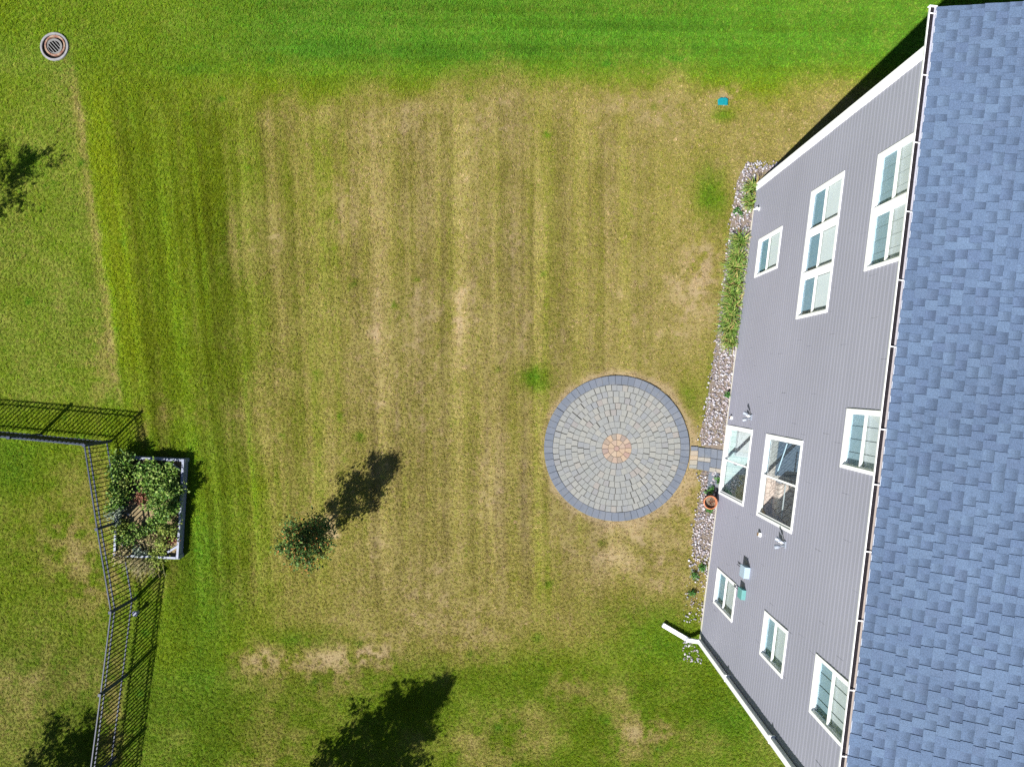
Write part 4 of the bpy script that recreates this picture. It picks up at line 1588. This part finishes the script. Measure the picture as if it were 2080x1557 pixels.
for i, (lb_, x, y, rr, h, n, m_, ls_, st_, tl_) in enumerate(PLANTS):
    bushy(lb_, x + (34 if x > 276 else 8) * h, y + 1, rr * 1.12, h, int(n * 1.3), m_, 101 + i, ls_, st_, nm='dried_plant' if m_ == 'leaf_rust' else 'leafy_plant', tall=tl_)

# straw tussock that flops over the lower board
r_ = np.random.RandomState(9)
ts = empty('straw_tussock', G(300, 1128))
tag(ts, 'straw-coloured grass tussock flopping over the lower end of the planter', 'ornamental grass')
n = 260
P = np.stack([r_.normal(0, .16, n), r_.normal(0, .08, n), np.full(n, .02)], -1)
az = r_.normal(R(245), .55, n)
mesh_obj('blades', strap_mesh('blades', P, az, r_.uniform(.25, .75, n), r_.uniform(.008, .016, n), r_.uniform(.08, .3, n), M['straw']), ts)
for (lb_, x, y, rr) in (('white stone below the bare soil in the planter', 268, 1042, .05), ('pale stone by the fence at the lower left of the planter', 266, 1098, .055),
                        ('light stone beside the grey tuft in the planter', 316, 1098, .05), ('pale stone at the lower left corner of the planter', 264, 1111, .05)):
    V = IV * (1 + r_.uniform(-.15, .15, (12, 1))) * np.array([rr, rr * .75, rr * .55])
    o = mesh_obj('stone', np_mesh('stone', V, IF.reshape(-1), 3, M['pebble_white']), None)
    o.location = G(x, y) + Vector((0, 0, .18))
    o.modifiers.new('round', 'SUBSURF').render_levels = 1
    tag(o, lb_, 'stone')

# ------------------------------------------------------------------ flower bed by the wall
ORD = ['first', 'second', 'third', 'fourth', 'fifth', 'sixth', 'seventh', 'eighth', 'ninth', 'tenth', 'eleventh']
lil = [(1527, 384, .22), (1524, 412, .2), (1503, 492, .26), (1497, 520, .25), (1493, 545, .28), (1490, 574, .24), (1488, 598, .28), (1486, 622, .26), (1484, 645, .27), (1480, 668, .26), (1481, 694, .2)]
for i, (x, y, rr) in enumerate(lil):
    r_ = np.random.RandomState(300 + i)
    root = empty('daylily', G(x, y) + Vector((0, 0, .02)))
    tag(root, ORD[i] + ' strappy daylily clump along the wall, counted from the north corner', 'plant', 'daylilies in the gravel bed')
    n = 130
    rr *= 1.25
    P = np.stack([r_.normal(0, .06, n), r_.normal(0, .06, n), np.zeros(n)], -1)
    az = np.where(r_.rand(n) < .55, r_.normal(R(195), .7, n), r_.uniform(0, 6.28, n))
    mesh_obj('leaves', strap_mesh('leaves', P, az, rr * r_.uniform(.6, 1.6, n), r_.uniform(.014, .026, n), r_.uniform(.08, .3, n), M['leaf_strap']), root)
wd = [(1476, 801, .1, 'small bright green weed alone in the gravel halfway along the wall'), (1440, 992, .16, 'green weed between the path and the terracotta pot'), (1455, 975, .13, 'green weed at the foot of the sliding door'),
      (1440, 1036, .1, 'green weed on the lower side of the terracotta pot'), (1410, 1165, .16, 'weed patch at the thin lower end of the gravel'), (1424, 1150, .14, 'weed by the wall below the gravel, nearest the meter boxes'),
      (1405, 1200, .16, 'weed in the thin gravel nearest the downspout'), (1497, 430, .14, 'low weed in the gravel near the north corner')]
for i, (x, y, rr, lb_) in enumerate(wd):
    bushy(lb_, x, y, rr, .14, 90, 'weed', 400 + i, .05, 5, z=.02, nm='weed', group='weeds in the gravel')

# ------------------------------------------------------------------ terracotta pot
pot = empty('terracotta_pot', G(1436.5, 1016))
tag(pot, 'round terracotta flower pot with dried plant beside the sliding door', 'pot')
mb = MB()
mb.lathe([(.105, 0.0), (.155, .27), (.172, .275), (.178, .34), (.158, .345), (.150, .28), (.146, .23), (.0001, .23), (.0001, .0)], 36, close=True)
mb.build('bowl', M['terracotta'], pot, smooth=False)
MB().lathe([(.0001, .232), (.147, .232), (.147, .245), (.0001, .25)], 28, close=False).build('soil', M['potting_soil'], pot)
r_ = np.random.RandomState(77)
n = 46
P = np.stack([r_.normal(.03, .035, n), r_.normal(-.02, .035, n), r_.uniform(.25, .30, n)], -1)
mesh_obj('dried_plant', leaf_mesh('dried_plant', P, r_.normal(size=(n, 3)) + np.array([0, 0, .4]), r_.uniform(.04, .08, n), r_.uniform(.015, .03, n), M['leaf_rust'], 78), pot)

# ------------------------------------------------------------------ storm drain
dr = empty('storm_drain', G(112, 96))
tag(dr, 'round storm drain with slotted iron grate in a concrete collar', 'drain')
MB().lathe([(.315, -.05), (.365, -.05), (.378, .02), (.37, .05), (.325, .055), (.315, .045)], 40).build('collar', M['concrete'], dr)
fo = (.032, .02, 0)
MB().lathe([(.222, -.02), (.276, -.02), (.276, .065), (.264, .075), (.232, .070), (.222, .03)], 40).build('iron_frame', M['cast_iron'], dr, loc=fo)
MB().lathe([(.0001, .014), (.318, .014)], 32, close=False).build('pit', M['pit_black'], dr)
g = MB()
gr = .212
g.lathe([(.158, .018), (gr, .018), (gr, .045), (.158, .045)], 36)
dv = Vector((.66, -.75, 0)).normalized()
sv = Vector((-dv.y, dv.x, 0))
for k in range(-2, 4):
    o_ = (k - .5) * .068
    hl = math.sqrt(max(.001, .164 ** 2 - o_ ** 2))
    g.bar(sv * o_ - dv * hl + Vector((0, 0, .031)), sv * o_ + dv * hl + Vector((0, 0, .031)), .021, .027)
g.build('grate', M['grate_grey'], dr, loc=(.0, -.004, 0))

# ------------------------------------------------------------------ small lids in the grass
vb = empty('valve_box', G(1468, 207))
tag(vb, 'small teal valve box lid sunk in the lawn near the top right', 'lid')
q = [(-.13, -.09), (.12, -.1), (.13, .06), (.07, .1), (-.08, .095), (-.14, .04)]
MB().prism(q, 0, .055, .012).build('lid', M['lid_teal'], vb)
MB().box(-.02, .02, -.012, .012, .054, .062).build('grip', M['lid_teal'], vb)
lb2 = empty('stake_light', G(285, 1239))
tag(lb2, 'little blue-grey round-cornered lamp cap standing by the fence', 'garden light')
MB().lathe([(.0001, .30), (.055, .30), (.075, .285), (.075, .268), (.03, .26), (.0001, .26)], 8, close=False).build('cap', M['lid_blue'], lb2)
MB().lathe([(.045, .13), (.05, .26), (.04, .26), (.035, .13)], 16).build('lens', M['steel_light'], lb2)
MB().tube([(0, 0, -.05), (0, 0, .14)], [.012, .014], 8).build('stake', M['black_plastic'], lb2)

# ------------------------------------------------------------------ grass: mown turf, one mass
def tuft(seed):
    r_ = np.random.RandomState(seed)
    V, F = [], []
    for k in range(11):
        an = r_.uniform(0, 6.28)
        px, py = r_.normal(0, .022, 2)
        ln_ = r_.uniform(.032, .064)
        le_ = r_.uniform(.35, 1.0)
        w = r_.uniform(.004, .0068)
        dx, dy = math.cos(an), math.sin(an)
        b = len(V)
        h1, o1 = ln_ * .6, ln_ * .35 * le_
        h2, o2 = ln_ * (1.0 - .3 * le_), ln_ * 1.0 * le_
        V += [(px - dy * w, py + dx * w, -.006), (px + dy * w, py - dx * w, -.006),
              (px + dx * o1 - dy * w * .8, py + dy * o1 + dx * w * .8, h1), (px + dx * o1 + dy * w * .8, py + dy * o1 - dx * w * .8, h1), (px + dx * o2, py + dy * o2, h2)]
        F += [(b, b + 1, b + 3, b + 2), (b + 2, b + 3, b + 4)]
    me = bpy.data.meshes.new('grass_tuft')
    me.from_pydata(V, [], F)
    me.materials.append(M['lawn_blade'])
    return bpy.data.objects.new('grass_tuft', me)


tufts = [tuft(900 + i) for i in range(4)]
DENS = 360
W_, H_ = 29.0, 22.0
gr_ = np.random.RandomState(99)
sp_ = DENS ** -.5
GX, GY = np.meshgrid(np.arange(-W_ / 2, W_ / 2, sp_), np.arange(-H_ / 2, H_ / 2, sp_))
N = GX.size
X = GX.ravel() + gr_.uniform(-.75, .75, N) * sp_
Y = GY.ravel() + gr_.uniform(-.75, .75, N) * sp_
u = X * S0 + 1040
v = -Y * S0 + 778.5
dx, dy = X - HOUSE_A.x, Y - HOUSE_A.y
hx, hs_ = dx * hc + dy * hs, -(-dx * hs + dy * hc)
keep = ~((hx > -.03) & (hs_ > -.03) & (hs_ < HOUSE_LEN + .03) & (hx < D + .05))
keep &= np.hypot(u - 1252.5, v - 910) > 147.6 + np.abs(gr_.normal(0, .8, N)) - 1.6 * (fbm(u / 9, v / 9, 88, 2) > .55)
inbed = (u > left_edge(v) + gr_.normal(0, 3, N)) & (v > 345) & (v < 1262) & (hx < 0)
inbed |= (v > 330) & (v <= 352) & (u > 1505) & (hx < .9)
weedy = gr_.rand(N) < np.where(v > 1080, .9 * ss(1080, 1140, v) * ss(.2, .45, fbm(u / 14, v / 14, 91, 2)), .03)
keep &= ~inbed | weedy
keep &= ~((u > 1398) & (u < 1475) & (v > 900) & (v < 954)) & ~((u > 1434) & (u < 1475) & (v > 940) & (v < 998))
keep &= np.hypot(u - 112, v - 96) > 28.5
keep &= np.hypot(u - 1436.5, v - 1016) > 9
keep &= ~((np.abs(u - 1468) < 9) & (np.abs(v - 207) < 7))
keep &= ~((u > 246) & (u < 382) & (v > 928) & (v < 1129))
X, Y, u, v = X[keep], Y[keep], u[keep], v[keep]
dr_, hu_, to_ = lawn(X, Y)
k2 = gr_.rand(len(X)) < 1 - .55 * ss(.62, 1.0, dr_)
X, Y, dr_, hu_, to_ = X[k2], Y[k2], dr_[k2], hu_[k2], to_[k2]
n = len(X)
gm = bpy.data.meshes.new('grass')
gm.vertices.add(n)
gm.vertices.foreach_set('co', np.stack([X, Y, np.full(n, 0.0)], -1).astype(np.float32).ravel())
rn = np.clip(.5 + gr_.normal(0, .2, n), 0, 1)
tall = 1 - .25 * dr_
for nm, arr in (('dry', np.clip(dr_ + gr_.normal(0, .12, n), 0, 1)), ('hue', np.clip(hu_ + gr_.normal(0, .12, n), 0, 1)), ('tone', to_), ('rnd', rn), ('rotz', gr_.uniform(0, 6.28, n)), ('size', gr_.uniform(.65, 1.2, n) * tall)):
    gm.attributes.new(nm, 'FLOAT', 'POINT').data.foreach_set('value', arr.astype(np.float32))
gm.attributes.new('pick', 'INT', 'POINT').data.foreach_set('value', gr_.randint(0, 4, n).astype(np.int32))
gm.update()
grass = bpy.data.objects.new('grass', gm)
C.objects.link(grass)
tag(grass, 'mown lawn turf, green at the edges and parched tan in the middle', 'grass', kind='stuff')
ng = bpy.data.node_groups.new('grass_scatter', 'GeometryNodeTree')
ng.interface.new_socket('Geometry', in_out='INPUT', socket_type='NodeSocketGeometry')
ng.interface.new_socket('Geometry', in_out='OUTPUT', socket_type='NodeSocketGeometry')
gi, go = ng.nodes.new('NodeGroupInput'), ng.nodes.new('NodeGroupOutput')


def named(nm, typ='FLOAT'):
    nd = ng.nodes.new('GeometryNodeInputNamedAttribute')
    nd.data_type = typ
    nd.inputs[0].default_value = nm
    return nd.outputs[0]


iop = ng.nodes.new('GeometryNodeInstanceOnPoints')
g2i = ng.nodes.new('GeometryNodeGeometryToInstance')
for tf in tufts:
    oi = ng.nodes.new('GeometryNodeObjectInfo')
    oi.inputs['Object'].default_value = tf
    ng.links.new(oi.outputs['Geometry'], g2i.inputs[0])
cx = ng.nodes.new('ShaderNodeCombineXYZ')
ng.links.new(named('rotz'), cx.inputs[2])
e2r = ng.nodes.new('FunctionNodeEulerToRotation')
ng.links.new(cx.outputs[0], e2r.inputs[0])
ng.links.new(gi.outputs[0], iop.inputs['Points'])
ng.links.new(g2i.outputs[0], iop.inputs['Instance'])
iop.inputs['Pick Instance'].default_value = True
ng.links.new(named('pick', 'INT'), iop.inputs['Instance Index'])
ng.links.new(e2r.outputs[0], iop.inputs['Rotation'])
ng.links.new(named('size'), iop.inputs['Scale'])
ng.links.new(iop.outputs[0], go.inputs[0])
md = grass.modifiers.new('scatter', 'NODES')
md.node_group = ng
